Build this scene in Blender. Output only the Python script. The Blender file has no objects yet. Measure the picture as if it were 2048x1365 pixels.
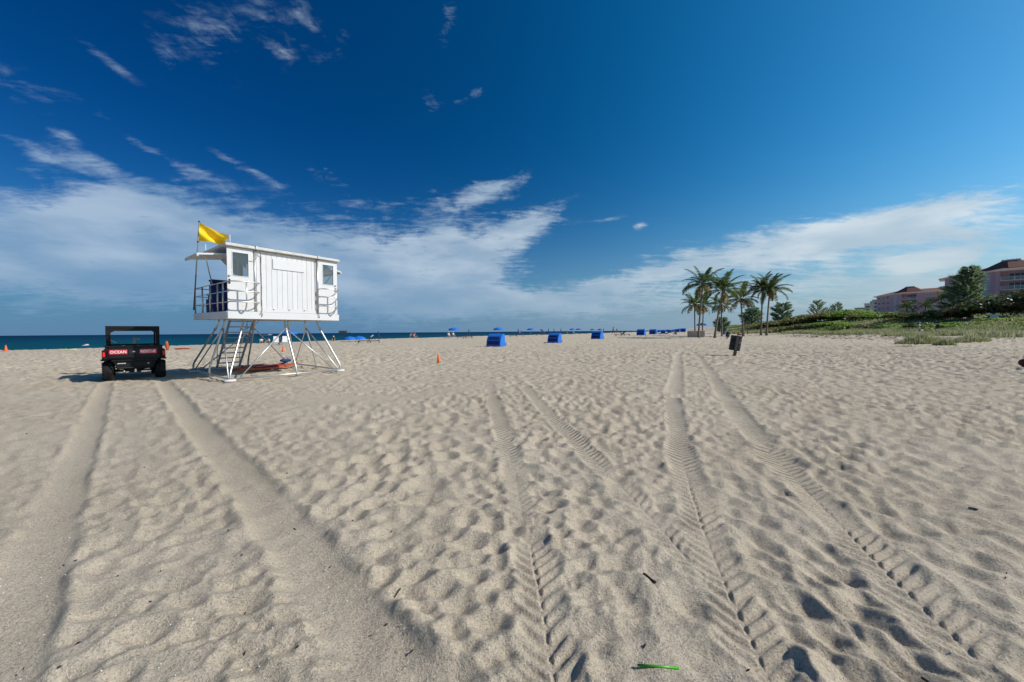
import bpy, bmesh, math, random
import numpy as np
from mathutils import Vector, Matrix, Euler

random.seed(7)
RNG = np.random.default_rng(11)
PI = math.pi
R = math.radians
sc = bpy.context.scene
COL = sc.collection

# ------------------------------------------------------------------ camera
F_PX, CAM_H, PITCH, ROLL = 720.0, 1.60, 1.50, -0.45
cam_d = bpy.data.cameras.new('camera')
cam = bpy.data.objects.new('camera', cam_d)
COL.objects.link(cam)
cam_d.sensor_width = 36.0
cam_d.lens = 36.0 * F_PX / 2048.0
cam_d.clip_start, cam_d.clip_end = 0.05, 30000
CAM_M = Matrix.Rotation(R(90 - PITCH), 3, 'X') @ Matrix.Rotation(R(ROLL), 3, 'Z')
cam.location = (0, 0, CAM_H)
cam.rotation_euler = CAM_M.to_euler()
sc.camera = cam

def ray(px, py):
    v = CAM_M @ Vector(((px - 1024) / F_PX, (682.5 - py) / F_PX, -1))
    return v

def P(px, py, h=0.0):
    """ground point at height h seen at that place of the photograph"""
    v = ray(px, py)
    t = (h - CAM_H) / v.z
    return Vector((v.x * t, v.y * t, h))

def PD(px, depth):
    """plan position at a forward distance"""
    v = ray(px, 664)
    return v.x / v.y * depth, depth

# ------------------------------------------------------------------ render look
sc.view_settings.view_transform = 'Standard'
sc.view_settings.look = 'None'
sc.view_settings.gamma = 1
sc.view_settings.use_curve_mapping = False
sc.view_settings.exposure = 0.0

SUN_EL = 38.5
SUN_H = Vector((0.985, -0.16, 0)).normalized()      # where the sun stands, in plan
sun_dir = Vector((SUN_H.x * math.cos(R(SUN_EL)), SUN_H.y * math.cos(R(SUN_EL)), math.sin(R(SUN_EL))))
sd = bpy.data.lights.new('sun', 'SUN')
sd.energy = 4.2
sd.angle = R(0.53)
sd.color = (1.0, 0.955, 0.88)
sun = bpy.data.objects.new('sun', sd)
COL.objects.link(sun)
sun.rotation_euler = sun_dir.to_track_quat('Z', 'Y').to_euler()

# ------------------------------------------------------------------ node helper
class NT:
    def __init__(s, tree):
        s.t = tree
        s.t.nodes.clear()
    def n(s, kind, **kw):
        nd = s.t.nodes.new(kind)
        for k, v in kw.items():
            setattr(nd, k, v)
        return nd
    def put(s, sock, v):
        if isinstance(v, bpy.types.NodeSocket):
            s.t.links.new(v, sock)
        elif v is not None:
            if sock.type == 'RGBA' and len(v) == 3:
                v = (*v, 1)
            sock.default_value = v
    def m(s, op, a, b=None, c=None, clamp=False):
        nd = s.n('ShaderNodeMath', operation=op, use_clamp=clamp)
        for i, v in enumerate((a, b, c)):
            if v is not None:
                s.put(nd.inputs[i], v)
        return nd.outputs[0]
    def v(s, op, a, b=None):
        nd = s.n('ShaderNodeVectorMath', operation=op)
        s.put(nd.inputs[0], a)
        if b is not None:
            s.put(nd.inputs[1], b)
        return nd.outputs['Value'] if op in ('DOT_PRODUCT', 'LENGTH') else nd.outputs[0]
    def mix(s, f, a, b, blend='MIX', clampf=True):
        nd = s.n('ShaderNodeMix', data_type='RGBA', blend_type=blend, clamp_factor=clampf)
        s.put(nd.inputs[0], f); s.put(nd.inputs[6], a); s.put(nd.inputs[7], b)
        return nd.outputs[2]
    def rng(s, v, a, b, c=0.0, d=1.0, smooth=True):
        nd = s.n('ShaderNodeMapRange', interpolation_type='SMOOTHSTEP' if smooth else 'LINEAR')
        for i, x in enumerate((v, a, b, c, d)):
            s.put(nd.inputs[i], x)
        return nd.outputs[0]
    def noise(s, vec, scale, detail=2, rough=0.5, dist=0.0):
        nd = s.n('ShaderNodeTexNoise')
        s.put(nd.inputs['Vector'], vec)
        nd.inputs['Scale'].default_value = scale
        nd.inputs['Detail'].default_value = detail
        nd.inputs['Roughness'].default_value = rough
        nd.inputs['Distortion'].default_value = dist
        return nd.outputs[0]
    def mapping(s, vec, loc=(0, 0, 0), rot=(0, 0, 0), scale=(1, 1, 1), kind='POINT'):
        nd = s.n('ShaderNodeMapping', vector_type=kind)
        s.put(nd.inputs[0], vec)
        nd.inputs[1].default_value = loc
        nd.inputs[2].default_value = rot
        nd.inputs[3].default_value = scale
        return nd.outputs[0]
    def comb(s, x, y, z=0.0):
        nd = s.n('ShaderNodeCombineXYZ')
        for i, q in enumerate((x, y, z)):
            s.put(nd.inputs[i], q)
        return nd.outputs[0]
    def sep(s, vec):
        nd = s.n('ShaderNodeSeparateXYZ')
        s.put(nd.inputs[0], vec)
        return nd.outputs

# ------------------------------------------------------------------ sky
def azel(px, py):
    v = ray(px, py).normalized()
    return math.atan2(v.x, v.y), math.asin(v.z)

world = bpy.data.worlds.new('World')
sc.world = world
world.use_nodes = True
w = NT(world.node_tree)
sky = w.n('ShaderNodeTexSky', sky_type='NISHITA')
sky.sun_disc = False
sky.sun_elevation = R(SUN_EL)
sky.sun_rotation = math.atan2(SUN_H.x, SUN_H.y)
sky.altitude = 0
sky.air_density = 1.0
sky.dust_density = 0.6
sky.ozone_density = 3.0
d = w.n('ShaderNodeTexCoord').outputs['Generated']
x, y, z = w.sep(d)
az = w.m('ARCTAN2', x, y)
el = w.m('ARCSINE', z)
# deep polarised blue of the photograph: the same sky, more saturated
hs = w.n('ShaderNodeHueSaturation')
hs.inputs['Hue'].default_value = 0.485
hs.inputs['Saturation'].default_value = 1.42
hs.inputs['Value'].default_value = 1.0
w.put(hs.inputs['Color'], sky.outputs[0])
gm = w.n('ShaderNodeGamma')
w.put(gm.inputs[0], hs.outputs[0])
gm.inputs[1].default_value = 1.25
skyc = w.mix(1.0, gm.outputs[0], (0.36, 0.62, 0.82), 'MULTIPLY')
# forward scattering: the sky pales and brightens towards the sun's side
csun = w.m('MINIMUM', w.m('MAXIMUM', w.v('DOT_PRODUCT', d, tuple(sun_dir)), -0.45), 0.78)
c2 = w.m('MULTIPLY', csun, csun)
def quad_(a, b, c):
    return w.m('ADD', a, w.m('ADD', w.m('MULTIPLY', csun, b), w.m('MULTIPLY', c2, c)))
skyc = w.mix(1.0, skyc, w.comb(quad_(0.22, 1.3, 2.9), quad_(0.64, 0.60, 0.62), quad_(0.62, 0.28, 0.28)), 'MULTIPLY')

BLOBS = [
    # px, py, rx, ry, tilt, weight
    (60, 520, 300, 105, 0, 0.9), (300, 440, 150, 60, -25, 0.75), (330, 520, 240, 90, 0, 0.65), (560, 540, 280, 95, -8, 0.85),
    (760, 540, 230, 75, -6, 0.8), (900, 545, 150, 75, 20, 0.9), (1040, 462, 90, 26, 24, 0.95), (880, 480, 60, 34, 30, 0.6),
    (930, 600, 330, 34, -6, 0.65), (1190, 600, 190, 30, 0, 0.75), (1200, 570, 60, 12, 0, 0.5),
    (930, 392, 150, 32, 12, 0.48), (650, 350, 110, 26, -20, 0.30), (520, 350, 55, 10, -25, 0.24),
    (1560, 497, 310, 46, 3, 1.0), (1760, 455, 180, 30, 7, 0.85), (1960, 470, 170, 30, 4, 0.50),
    (1330, 545, 110, 15, 8, 0.7), (1280, 453, 18, 7, 5, 0.6), (1210, 440, 70, 5, 3, 0.35),
    (1680, 585, 420, 40, 1, 0.72), (1850, 522, 100, 17, -2, 1.1), (1960, 560, 200, 30, 0, 0.4),
    (400, 60, 100, 60, -40, 0.36), (545, 80, 85, 36, -45, 0.34), (210, 118, 80, 13, -24, 0.40), (40, 175, 90, 35, -10, 0.40),
    (120, 266, 40, 9, -12, 0.42), (180, 308, 55, 11, -10, 0.28), (230, 255, 90, 14, -28, 0.24), (890, 60, 22, 52, -28, 0.40),
    (835, 70, 20, 45, 0, 0.28), (870, 212, 66, 18, 12, 0.44), (950, 185, 40, 12, 20, 0.38), (390, 345, 60, 14, -20, 0.36),
    (200, 335, 120, 14, -6, 0.35), (90, 318, 60, 8, -6, 0.32), (40, 285, 40, 8, -10, 0.30), (455, 320, 40, 9, -22, 0.28), (300, 300, 50, 9, -20, 0.30), (560, 372, 40, 9, -25, 0.20), (620, 60, 70, 30, -50, 0.30), (330, 110, 60, 20, -40, 0.28), (1000, 372, 90, 14, 22, 0.34), (690, 95, 20, 30, 10, 0.3),
]
ae = w.comb(az, el)
cov = None
for (px, py, rx, ry, tilt, wt) in BLOBS:
    a0, e0 = azel(px, py)
    ca = math.cos(math.atan((px - 1024) / F_PX))
    mp = w.mapping(ae, (a0, e0, 0), (0, 0, R(tilt)), (rx / F_PX * ca * ca, ry / F_PX * ca, 1), 'TEXTURE')
    q = w.v('DOT_PRODUCT', mp, mp)
    g = w.m('MULTIPLY', w.m('POWER', 1 / math.e, q), wt)
    cov = g if cov is None else w.m('ADD', cov, g)
cov = w.m('MINIMUM', cov, 1.15)
zz = w.m('ADD', w.m('MAXIMUM', z, 0.0), 0.10)
pp = w.comb(w.m('DIVIDE', x, zz), w.m('DIVIDE', y, zz))
n1 = w.noise(w.mapping(pp, rot=(0, 0, R(35)), scale=(0.75, 1.5, 1)), 1.0, 9, 0.58, 0.6)
n2 = w.noise(w.mapping(pp, rot=(0, 0, R(-25)), scale=(3.0, 9.0, 1)), 1.0, 9, 0.68, 0.4)
n3 = w.noise(w.comb(az, w.m('MULTIPLY', el, 2.2)), 16.0, 9, 0.66, 0.5)
nz = w.m('ADD', w.m('MULTIPLY', n1, 0.28), w.m('ADD', w.m('MULTIPLY', n2, 0.38), w.m('MULTIPLY', n3, 0.34)))
dens = w.m('ADD', cov, w.m('MULTIPLY', w.m('SUBTRACT', nz, 0.5), 3.5))
alpha = w.rng(dens, 0.27, 1.02)
alpha = w.m('MULTIPLY', alpha, w.rng(cov, 0.06, 0.35))
alpha = w.m('MULTIPLY', alpha, 0.86)
# thin haze towards the horizon
hz = w.m('POWER', 1 / math.e, w.m('POWER', w.m('DIVIDE', w.m('MAXIMUM', el, 0.0), R(9.0)), 1.6))
side = w.rng(csun, -0.65, 0.6, smooth=False)
hcol = w.mix(side, (0.75, 2.0, 3.9), (3.3, 4.35, 5.35))
skyh = w.mix(w.m('MULTIPLY', hz, 0.92), skyc, hcol)
shade = w.noise(w.comb(az, w.m('MULTIPLY', el, 3.0)), 5.0, 5, 0.5)
cdark = w.mix(side, (1.7, 3.2, 5.2), (4.8, 5.9, 6.8))
clight = w.mix(side, (3.7, 5.0, 6.7), (7.4, 8.1, 8.4))
ccol = w.mix(w.rng(shade, 0.35, 0.7), cdark, clight)
ccol = w.mix(w.rng(el, R(0.5), R(9.5), 0.85, 0.0), ccol, w.mix(side, (0.8, 2.3, 4.4), (4.0, 5.2, 6.0)))
fin = w.mix(alpha, skyh, ccol)
bg = w.n('ShaderNodeBackground')
w.put(bg.inputs[0], fin)
bg.inputs[1].default_value = 0.10
wo = w.n('ShaderNodeOutputWorld')
w.t.links.new(bg.outputs[0], wo.inputs[0])

# ------------------------------------------------------------------ materials
def pmat(name, color, rough=0.6, metal=0.0, spec=0.5, var=0.0, vscale=6.0, dirt=None, bump=None, rand=0.0, trans=0.0, alpha=1.0, coord='Object', col2=None, c2scale=3.0, c2range=(0.4, 0.6)):
    mt = bpy.data.materials.new(name)
    mt.use_nodes = True
    t = NT(mt.node_tree)
    b = t.n('ShaderNodeBsdfPrincipled')
    o = t.n('ShaderNodeOutputMaterial')
    t.t.links.new(b.outputs[0], o.inputs[0])
    tc = t.n('ShaderNodeTexCoord').outputs[coord]
    c = color
    if col2:
        c = t.mix(t.rng(t.noise(tc, c2scale, 4, 0.6), *c2range), color, col2)
    if var or dirt:
        nz = t.noise(tc, vscale, 5, 0.6)
        f = t.m('ADD', 1.0, t.m('MULTIPLY', t.m('SUBTRACT', nz, 0.5), 2 * var))
        c = t.mix(1.0, c, t.comb(f, f, f), 'MULTIPLY')
    if dirt:
        dcol, amt, dscale = dirt
        dn = t.noise(tc, dscale, 6, 0.65)
        c = t.mix(t.m('MULTIPLY', t.rng(dn, 0.5, 0.75), amt), c, dcol)
    if rand:
        rv = t.n('ShaderNodeObjectInfo').outputs['Random']
        f = t.m('ADD', 1.0 - rand, t.m('MULTIPLY', rv, 2 * rand))
        c = t.mix(1.0, c, t.comb(f, f, f), 'MULTIPLY')
    t.put(b.inputs['Base Color'], c)
    b.inputs['Roughness'].default_value = rough
    b.inputs['Metallic'].default_value = metal
    b.inputs['Specular IOR Level'].default_value = spec
    if trans:
        b.inputs['Transmission Weight'].default_value = trans
    if alpha < 1:
        b.inputs['Alpha'].default_value = alpha
    if bump:
        bs, bstr, bd = bump
        bn = t.n('ShaderNodeBump')
        bn.inputs['Strength'].default_value = bstr
        bn.inputs['Distance'].default_value = bd
        t.put(bn.inputs['Height'], t.noise(tc, bs, 4, 0.6))
        t.t.links.new(bn.outputs[0], b.inputs['Normal'])
    return mt

def leafmat(name, c1, c2, c3=None, rough=0.5, scale=0.35, trans=0.25):
    """foliage: hue varies from leaf to leaf and clump to clump; thin leaves let some light through"""
    mt = bpy.data.materials.new(name)
    mt.use_nodes = True
    t = NT(mt.node_tree)
    o = t.n('ShaderNodeOutputMaterial')
    geo = t.n('ShaderNodeNewGeometry')
    tc = t.n('ShaderNodeTexCoord').outputs['Object']
    k_ = 1.3      # reflected plus transmitted light of a thin leaf
    c1, c2, c3 = [tuple(q * k_ for q in cc) if cc else None for cc in (c1, c2, c3)]
    c = t.mix(geo.outputs['Random Per Island'], c1, c2)
    if c3:
        c = t.mix(t.rng(t.noise(tc, scale, 3, 0.6), 0.47, 0.62), c, c3)
    b = t.n('ShaderNodeBsdfPrincipled')
    t.put(b.inputs['Base Color'], c)
    b.inputs['Roughness'].default_value = rough
    b.inputs['Specular IOR Level'].default_value = 0.2
    tl = t.n('ShaderNodeBsdfTranslucent')
    t.put(tl.inputs[0], c)
    ms = t.n('ShaderNodeMixShader')
    ms.inputs[0].default_value = max(trans, 0.46)
    t.t.links.new(b.outputs[0], ms.inputs[1])
    t.t.links.new(tl.outputs[0], ms.inputs[2])
    t.t.links.new(ms.outputs[0], o.inputs[0])
    return mt

# ------------------------------------------------------------------ mesh builder
class MB:
    def __init__(s):
        s.v, s.f, s.sm = [], [], []
    def add(s, vs, fs, smooth=False):
        o = len(s.v)
        s.v += [tuple(q) for q in vs]
        s.f += [tuple(i + o for i in f) for f in fs]
        s.sm += [smooth] * len(fs)
        return s
    def box(s, c, size, rot=None, taper=1.0):
        hx, hy, hz = size[0] / 2, size[1] / 2, size[2] / 2
        vs = []
        for zz in (-1, 1):
            k = taper if zz > 0 else 1.0
            for (xx, yy) in ((-1, -1), (1, -1), (1, 1), (-1, 1)):
                vs.append(Vector((xx * hx * k, yy * hy * k, zz * hz)))
        if rot is not None:
            M = rot if isinstance(rot, Matrix) else Euler(rot).to_matrix()
            vs = [M @ q for q in vs]
        c = Vector(c)
        return s.add([q + c for q in vs], [(3, 2, 1, 0), (4, 5, 6, 7), (0, 1, 5, 4), (1, 2, 6, 5), (2, 3, 7, 6), (3, 0, 4, 7)])
    def rbox(s, c, size, r=0.02, rot=None):
        """box with chamfered edges"""
        hx, hy, hz = size[0] / 2, size[1] / 2, size[2] / 2
        bm = bmesh.new()
        bmesh.ops.create_cube(bm, size=1)
        for q in bm.verts:
            q.co = Vector((q.co.x * size[0], q.co.y * size[1], q.co.z * size[2]))
        bmesh.ops.bevel(bm, geom=bm.edges[:], offset=min(r, hx * 0.9, hy * 0.9, hz * 0.9), segments=2, affect='EDGES')
        M = rot if isinstance(rot, Matrix) else (Euler(rot).to_matrix() if rot is not None else Matrix.Identity(3))
        c = Vector(c)
        bm.verts.ensure_lookup_table()
        bm.verts.index_update()
        vs = [M @ q.co + c for q in bm.verts]
        fs = [tuple(q.index for q in f.verts) for f in bm.faces]
        bm.free()
        return s.add(vs, fs)
    def tube(s, pts, r, n=8, caps=True):
        pts = [Vector(p) for p in pts]
        rs = r if isinstance(r, (list, tuple)) else [r] * len(pts)
        vs, fs = [], []
        prev = None
        for i, p in enumerate(pts):
            a = pts[max(i - 1, 0)]
            b = pts[min(i + 1, len(pts) - 1)]
            t = (b - a).normalized()
            if prev is None:
                ref = Vector((0, 0, 1)) if abs(t.z) < 0.9 else Vector((1, 0, 0))
                u = t.cross(ref).normalized()
            else:
                u = (prev - t * prev.dot(t)).normalized()
            prev = u
            wv = t.cross(u)
            for k in range(n):
                an = 2 * PI * k / n
                vs.append(p + (u * math.cos(an) + wv * math.sin(an)) * rs[i])
        for i in range(len(pts) - 1):
            for k in range(n):
                fs.append((i * n + k, i * n + (k + 1) % n, (i + 1) * n + (k + 1) % n, (i + 1) * n + k))
        s.add(vs, fs, True)
        if caps:
            o = len(s.v) - len(vs)
            s.f.append(tuple(o + k for k in range(n - 1, -1, -1))); s.sm.append(False)
            s.f.append(tuple(o + (len(pts) - 1) * n + k for k in range(n))); s.sm.append(False)
        return s
    def prism(s, poly, depth, M):
        """poly in local xy, extruded along local z by depth, mapped by the 4x4 M"""
        n = len(poly)
        vs = [M @ Vector((a, b, 0)) for a, b in poly] + [M @ Vector((a, b, depth)) for a, b in poly]
        fs = [tuple(range(n - 1, -1, -1)), tuple(range(n, 2 * n))]
        fs += [(i, (i + 1) % n, n + (i + 1) % n, n + i) for i in range(n)]
        return s.add(vs, fs)
    def lathe(s, prof, c=(0, 0, 0), n=16, M=None, smooth=True):
        vs, fs = [], []
        for (r, zz) in prof:
            for k in range(n):
                an = 2 * PI * k / n
                q = Vector((r * math.cos(an), r * math.sin(an), zz))
                if M is not None:
                    q = M @ q
                vs.append(q + Vector(c))
        for i in range(len(prof) - 1):
            for k in range(n):
                fs.append((i * n + k, i * n + (k + 1) % n, (i + 1) * n + (k + 1) % n, (i + 1) * n + k))
        return s.add(vs, fs, smooth)
    def ell(s, c, rad, n=10, m=6, rot=None):
        prof = [(max(math.sin(PI * i / m), 1e-3), -math.cos(PI * i / m)) for i in range(m + 1)]
        M = Matrix.Diagonal(rad)
        if rot is not None:
            M = Euler(rot).to_matrix() @ M
        return s.lathe(prof, c, n, M)
    def quad(s, a, b, c, d):
        return s.add([a, b, c, d], [(0, 1, 2, 3)])
    def mesh(s, name, mat):
        me = bpy.data.meshes.new(name)
        me.from_pydata(s.v, [], s.f)
        me.materials.append(mat)
        me.polygons.foreach_set('use_smooth', s.sm)
        me.update()
        return me

def link(name, me, parent=None, loc=None, rotz=None):
    o = bpy.data.objects.new(name, me)
    COL.objects.link(o)
    if parent is not None:
        o.parent = parent
    if loc is not None:
        o.location = loc
    if rotz is not None:
        o.rotation_euler = (0, 0, rotz)
    return o

def part(name, mb, mat, parent=None, label=None, kind=None):
    o = link(name, mb.mesh(name, mat), parent)
    if label:
        o['label'] = label
    if kind:
        o['kind'] = kind
    return o

def tag(o, label=None, cat=None, group=None, kind=None):
    for k, v in (('label', label), ('category', cat), ('group', group), ('kind', kind)):
        if v:
            o[k] = v
    return o

def thing(name, label, cat, loc=(0, 0, 0), rotz=0.0, group=None):
    o = link(name, None, None, loc, rotz)
    o.empty_display_size = 0.2
    return tag(o, label, cat, group)

def dup(o, loc=None, rotz=None, label=None, group=None, scale=None, parent=None):
    c = o.copy()
    COL.objects.link(c)
    c.parent = parent
    if loc is not None:
        c.location = loc
    if rotz is not None:
        c.rotation_euler = (c.rotation_euler.x, c.rotation_euler.y, rotz)
    if scale is not None:
        c.scale = (scale, scale, scale) if not isinstance(scale, (tuple, list)) else scale
    if label:
        c['label'] = label
    if group:
        c['group'] = group
    for ch in list(o.children):
        dup(ch, parent=c)
    return c

M4 = lambda loc, rot=(0, 0, 0): Matrix.Translation(loc) @ Euler(rot).to_matrix().to_4x4()
# ================================================================== ground
SHORE = [P(*q).xy for q in ((0, 700.3), (100, 698.4), (205, 695.3), (330, 691.8), (450, 688.3), (560, 684.8), (660, 681.6), (760, 678.3), (860, 675.3), (960, 672.3), (1060, 669.9), (1160, 667.6), (1230, 665.6))]
d0 = (SHORE[0] - SHORE[2]).normalized()
SHORE = [SHORE[0] + d0 * 400] + SHORE + [SHORE[-1] + Vector((230, 480)), SHORE[-1] + Vector((2200, 5200))]
SHORE = np.array([tuple(q) for q in SHORE])

def sdist(poly, X, Y):
    """distance to a polyline, positive on its left-hand side, and the arc length of the nearest point"""
    best = np.full(X.shape, 1e9)
    sgn = np.zeros(X.shape)
    arc = np.zeros(X.shape)
    L = 0.0
    for i in range(len(poly) - 1):
        ax, ay = poly[i]
        bx, by = poly[i + 1]
        dx, dy = bx - ax, by - ay
        ll = math.hypot(dx, dy)
        t = np.clip(((X - ax) * dx + (Y - ay) * dy) / (ll * ll), 0, 1)
        ex, ey = X - (ax + t * dx), Y - (ay + t * dy)
        dd = np.hypot(ex, ey)
        m = dd < best
        best = np.where(m, dd, best)
        sgn = np.where(m, np.sign(dx * (Y - ay) - dy * (X - ax)), sgn)
        arc = np.where(m, L + t * ll, arc)
        L += ll
    return best * np.where(sgn == 0, 1, sgn), arc

def sstep(a, b, x):
    t = np.clip((x - a) / (b - a), 0, 1)
    return t * t * (3 - 2 * t)

XF = np.array([(-60, 66), (20, 62), (46, 62), (60, 64), (75, 68), (95, 72), (120, 74), (140, 80), (200, 100), (300, 140), (600, 260), (5000, 2300)], float)
def xfoot(Y):
    return np.interp(Y, XF[:, 0], XF[:, 1])

def vnoise(X, Y, scale, seed):
    """cheap smooth value noise"""
    rng = np.random.default_rng(seed)
    T = rng.random((64, 64))
    u, v = X / scale, Y / scale
    i, j = np.floor(u).astype(int), np.floor(v).astype(int)
    fu, fv = u - i, v - j
    fu, fv = fu * fu * (3 - 2 * fu), fv * fv * (3 - 2 * fv)
    a = T[i % 64, j % 64]; b = T[(i + 1) % 64, j % 64]
    c = T[i % 64, (j + 1) % 64]; e = T[(i + 1) % 64, (j + 1) % 64]
    return (a * (1 - fu) + b * fu) * (1 - fv) + (c * (1 - fu) + e * fu) * fv - 0.5

def macro(X, Y):
    """the lie of the land without footprints"""
    X = np.asarray(X, float); Y = np.asarray(Y, float)
    ds, _ = sdist(SHORE, X, Y)
    s = X - xfoot(Y)
    h = 0.55 * sstep(-16, 0, s) + 3.3 * sstep(-1, 26, s) + 0.35 * sstep(20, 70, s)
    h = h + vnoise(X, Y, 9.0, 5) * (0.10 + 0.9 * sstep(0, 12, s)) + vnoise(X, Y, 3.1, 6) * 0.06
    h = h - np.minimum(np.maximum(ds, 0) * 0.11, 4.0)
    # flat spot round the tower and the parked vehicle
    flat = np.exp(-(((X + 11) / 5.0) ** 2 + ((Y - 14) / 5.0) ** 2) ** 2)
    near = np.exp(-((X ** 2 + Y ** 2) / 9.0 ** 2) ** 2)
    return h * (1 - np.maximum(flat, near * 0.5))

def G(x, y):
    return float(macro(np.array([x]), np.array([y]))[0])

def PG(px, py):
    """ground point under a pixel, following the lie of the land"""
    h = 0.0
    for _ in range(30):
        p = P(px, py, h)
        h = h * 0.5 + min(G(p.x, p.y), 1.2) * 0.5
    return Vector((p.x, p.y, G(p.x, p.y)))

# ---- trampled sand: a periodic height tile of overlapping soft footprints
def blur(H, sig):
    n = H.shape[0]
    k = np.fft.fftfreq(n)
    g = np.exp(-2 * (PI * sig) ** 2 * (k[:, None] ** 2 + k[None, :] ** 2))
    return np.real(np.fft.ifft2(np.fft.fft2(H) * g))

def repose(H, res, slope):
    """dry sand cannot stand steeper than its angle of repose: mean of the two slope-limited envelopes"""
    lo, hi = H.astype(np.float32), H.astype(np.float32)
    for k in (1, 1, 2, 4, 8, 4, 2, 1, 1):
        for dx, dy in ((1, 0), (0, 1), (1, 1), (1, -1)):
            st = slope * res * k * math.hypot(dx, dy)
            for s_ in (-k, k):
                lo = np.minimum(lo, np.roll(lo, (dx * s_, dy * s_), (0, 1)) + st)
                hi = np.maximum(hi, np.roll(hi, (dx * s_, dy * s_), (0, 1)) - st)
    return (lo + hi) * 0.5

def pit_tile(size, res, count, seed):
    n = int(size / res)
    rng = np.random.default_rng(seed)
    H = blur(rng.standard_normal((n, n)), 14) * 0.30 + blur(rng.standard_normal((n, n)), 4) * 0.03
    for k in range(count):
        cx, cy = rng.random(2) * n
        big = k < count * 0.38 or rng.random() < 0.12
        a = rng.uniform(0.12, 0.18) if big else rng.uniform(0.075, 0.125)
        b = a * rng.uniform(0.6, 0.95)
        dpt = a * (rng.uniform(0.34, 0.58) if big else rng.uniform(0.34, 0.60))
        an = rng.normal(1.2, 0.9)
        w_ = int(1.7 * a / res) + 1
        ii = np.arange(int(cx) - w_, int(cx) + w_ + 1)
        jj = np.arange(int(cy) - w_, int(cy) + w_ + 1)
        gx = (ii - cx)[:, None] * res
        gy = (jj - cy)[None, :] * res
        gx = np.where(gx < 0, gx * 0.60, gx * 0.95)      # the wind has laid the lit side back
        u = (gx * math.cos(an) + gy * math.sin(an)) / a
        v = (-gx * math.sin(an) + gy * math.cos(an)) / b
        q = np.sqrt(u * u + v * v)
        ix = np.ix_(ii % n, jj % n)
        loc = H[ix]
        base = loc[w_, w_] * 0.35
        pit = base - dpt + dpt * 1.10 * q ** 1.45
        loc = loc + dpt * 0.30 * np.exp(-((q - 1.15) / 0.22) ** 2)
        H[ix] = np.where(q < 1.6, np.minimum(loc, pit), loc)
    return blur(repose(blur(H, 0.005 / res), res, 0.43), 0.005 / res)

RES = 0.015
T1 = pit_tile(24.0, RES, 17000, 3)
T2 = pit_tile(19.5, RES, 11300, 4)

def sample(T, X, Y):
    n = T.shape[0]
    u, v = X / RES, Y / RES
    i, j = np.floor(u).astype(int), np.floor(v).astype(int)
    fu, fv = u - i, v - j
    i0, i1, j0, j1 = i % n, (i + 1) % n, j % n, (j + 1) % n
    return (T[i0, j0] * (1 - fu) + T[i1, j0] * fu) * (1 - fv) + (T[i0, j1] * (1 - fu) + T[i1, j1] * fu) * fv

def polyP(pts):
    p = np.array([tuple(P(*q).xy) for q in pts])
    # smooth resample (Catmull-Rom)
    out = []
    for i in range(len(p) - 1):
        a, b, c, e = p[max(i - 1, 0)], p[i], p[i + 1], p[min(i + 2, len(p) - 1)]
        for t in np.linspace(0, 1, 5, endpoint=False):
            out.append(0.5 * ((2 * b) + (-a + c) * t + (2 * a - 5 * b + 4 * c - e) * t * t + (-a + 3 * b - 3 * c + e) * t ** 3))
    out.append(p[-1])
    return np.array(out)

# tyre marks: (pixels, half width, depth, tread height, smoothing, firmness, near/far fade)
TRACKS = [
    # ruts of the rescue buggy, worn smooth by wind
    (((213, 764), (190, 830), (150, 930), (105, 1050), (30, 1240), (-60, 1480)), 0.145, 0.065, 0.0, 1.0, 0.93, 0.030),
    (((326, 760), (352, 800), (430, 890), (520, 990), (640, 1140), (800, 1365), (900, 1500)), 0.175, 0.075, 0.0, 1.0, 0.93, 0.036),
    (((258, 764), (262, 800), (270, 860), (275, 930)), 0.09, 0.020, 0.0, 1.0, 0.5, 0.01),
    # crisp tread marks: first pair
    (((975, 764), (992, 820), (1010, 880), (1028, 940), (1040, 1000), (1050, 1050)), 0.135, 0.034, 0.016, 1.0, 0.99, 0.012),
    (((1055, 1055), (1064, 1100), (1078, 1170), (1092, 1250), (1110, 1365), (1120, 1460)), 0.135, 0.042, 0.026, 1.0, 0.98, 0.014),
    (((1050, 774), (1085, 815), (1130, 860), (1180, 910), (1225, 957)), 0.135, 0.034, 0.018, 1.0, 0.99, 0.012),
    (((1225, 957), (1290, 1020), (1370, 1110), (1480, 1240)), 0.13, 0.030, 0.018, 1.0, 0.85, 0.01),
    # second pair, running to the palms
    (((1392, 684), (1384, 692), (1358, 706), (1356, 725), (1352, 755), (1347, 790)), 0.19, 0.050, 0.006, 1.0, 1.0, 0.03),
    (((1345, 792), (1350, 840), (1362, 905), (1378, 965), (1405, 1050), (1440, 1140), (1490, 1250), (1560, 1400)), 0.15, 0.034, 0.022, 1.0, 0.99, 0.016),
    (((1368, 682), (1362, 692), (1385, 704), (1410, 730), (1440, 778), (1480, 830), (1530, 890)), 0.165, 0.044, 0.018, 1.0, 0.98, 0.012),
    (((1530, 890), (1590, 955), (1650, 1015), (1720, 1085), (1800, 1165), (1900, 1260), (2010, 1370)), 0.15, 0.036, 0.022, 1.0, 0.95, 0.012),
    # faint sweep of older wheel marks from the tower to the palms
    (((640, 800), (800, 772), (930, 752), (1060, 728), (1180, 704), (1260, 690), (1320, 682)), 0.22, 0.020, 0.004, 1.0, 0.85, 0.04),
    (((700, 782), (860, 757), (980, 737), (1090, 715), (1200, 695), (1280, 684)), 0.22, 0.020, 0.004, 1.0, 0.85, 0.04),
    (((560, 800), (700, 800), (860, 790), (1000, 760)), 0.5, 0.008, 0.0, 1.0, 0.75, 0.01),
    (((380, 772), (520, 800), (640, 832), (760, 850)), 0.25, 0.014, 0.005, 1.0, 0.55, 0.02),
]
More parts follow.
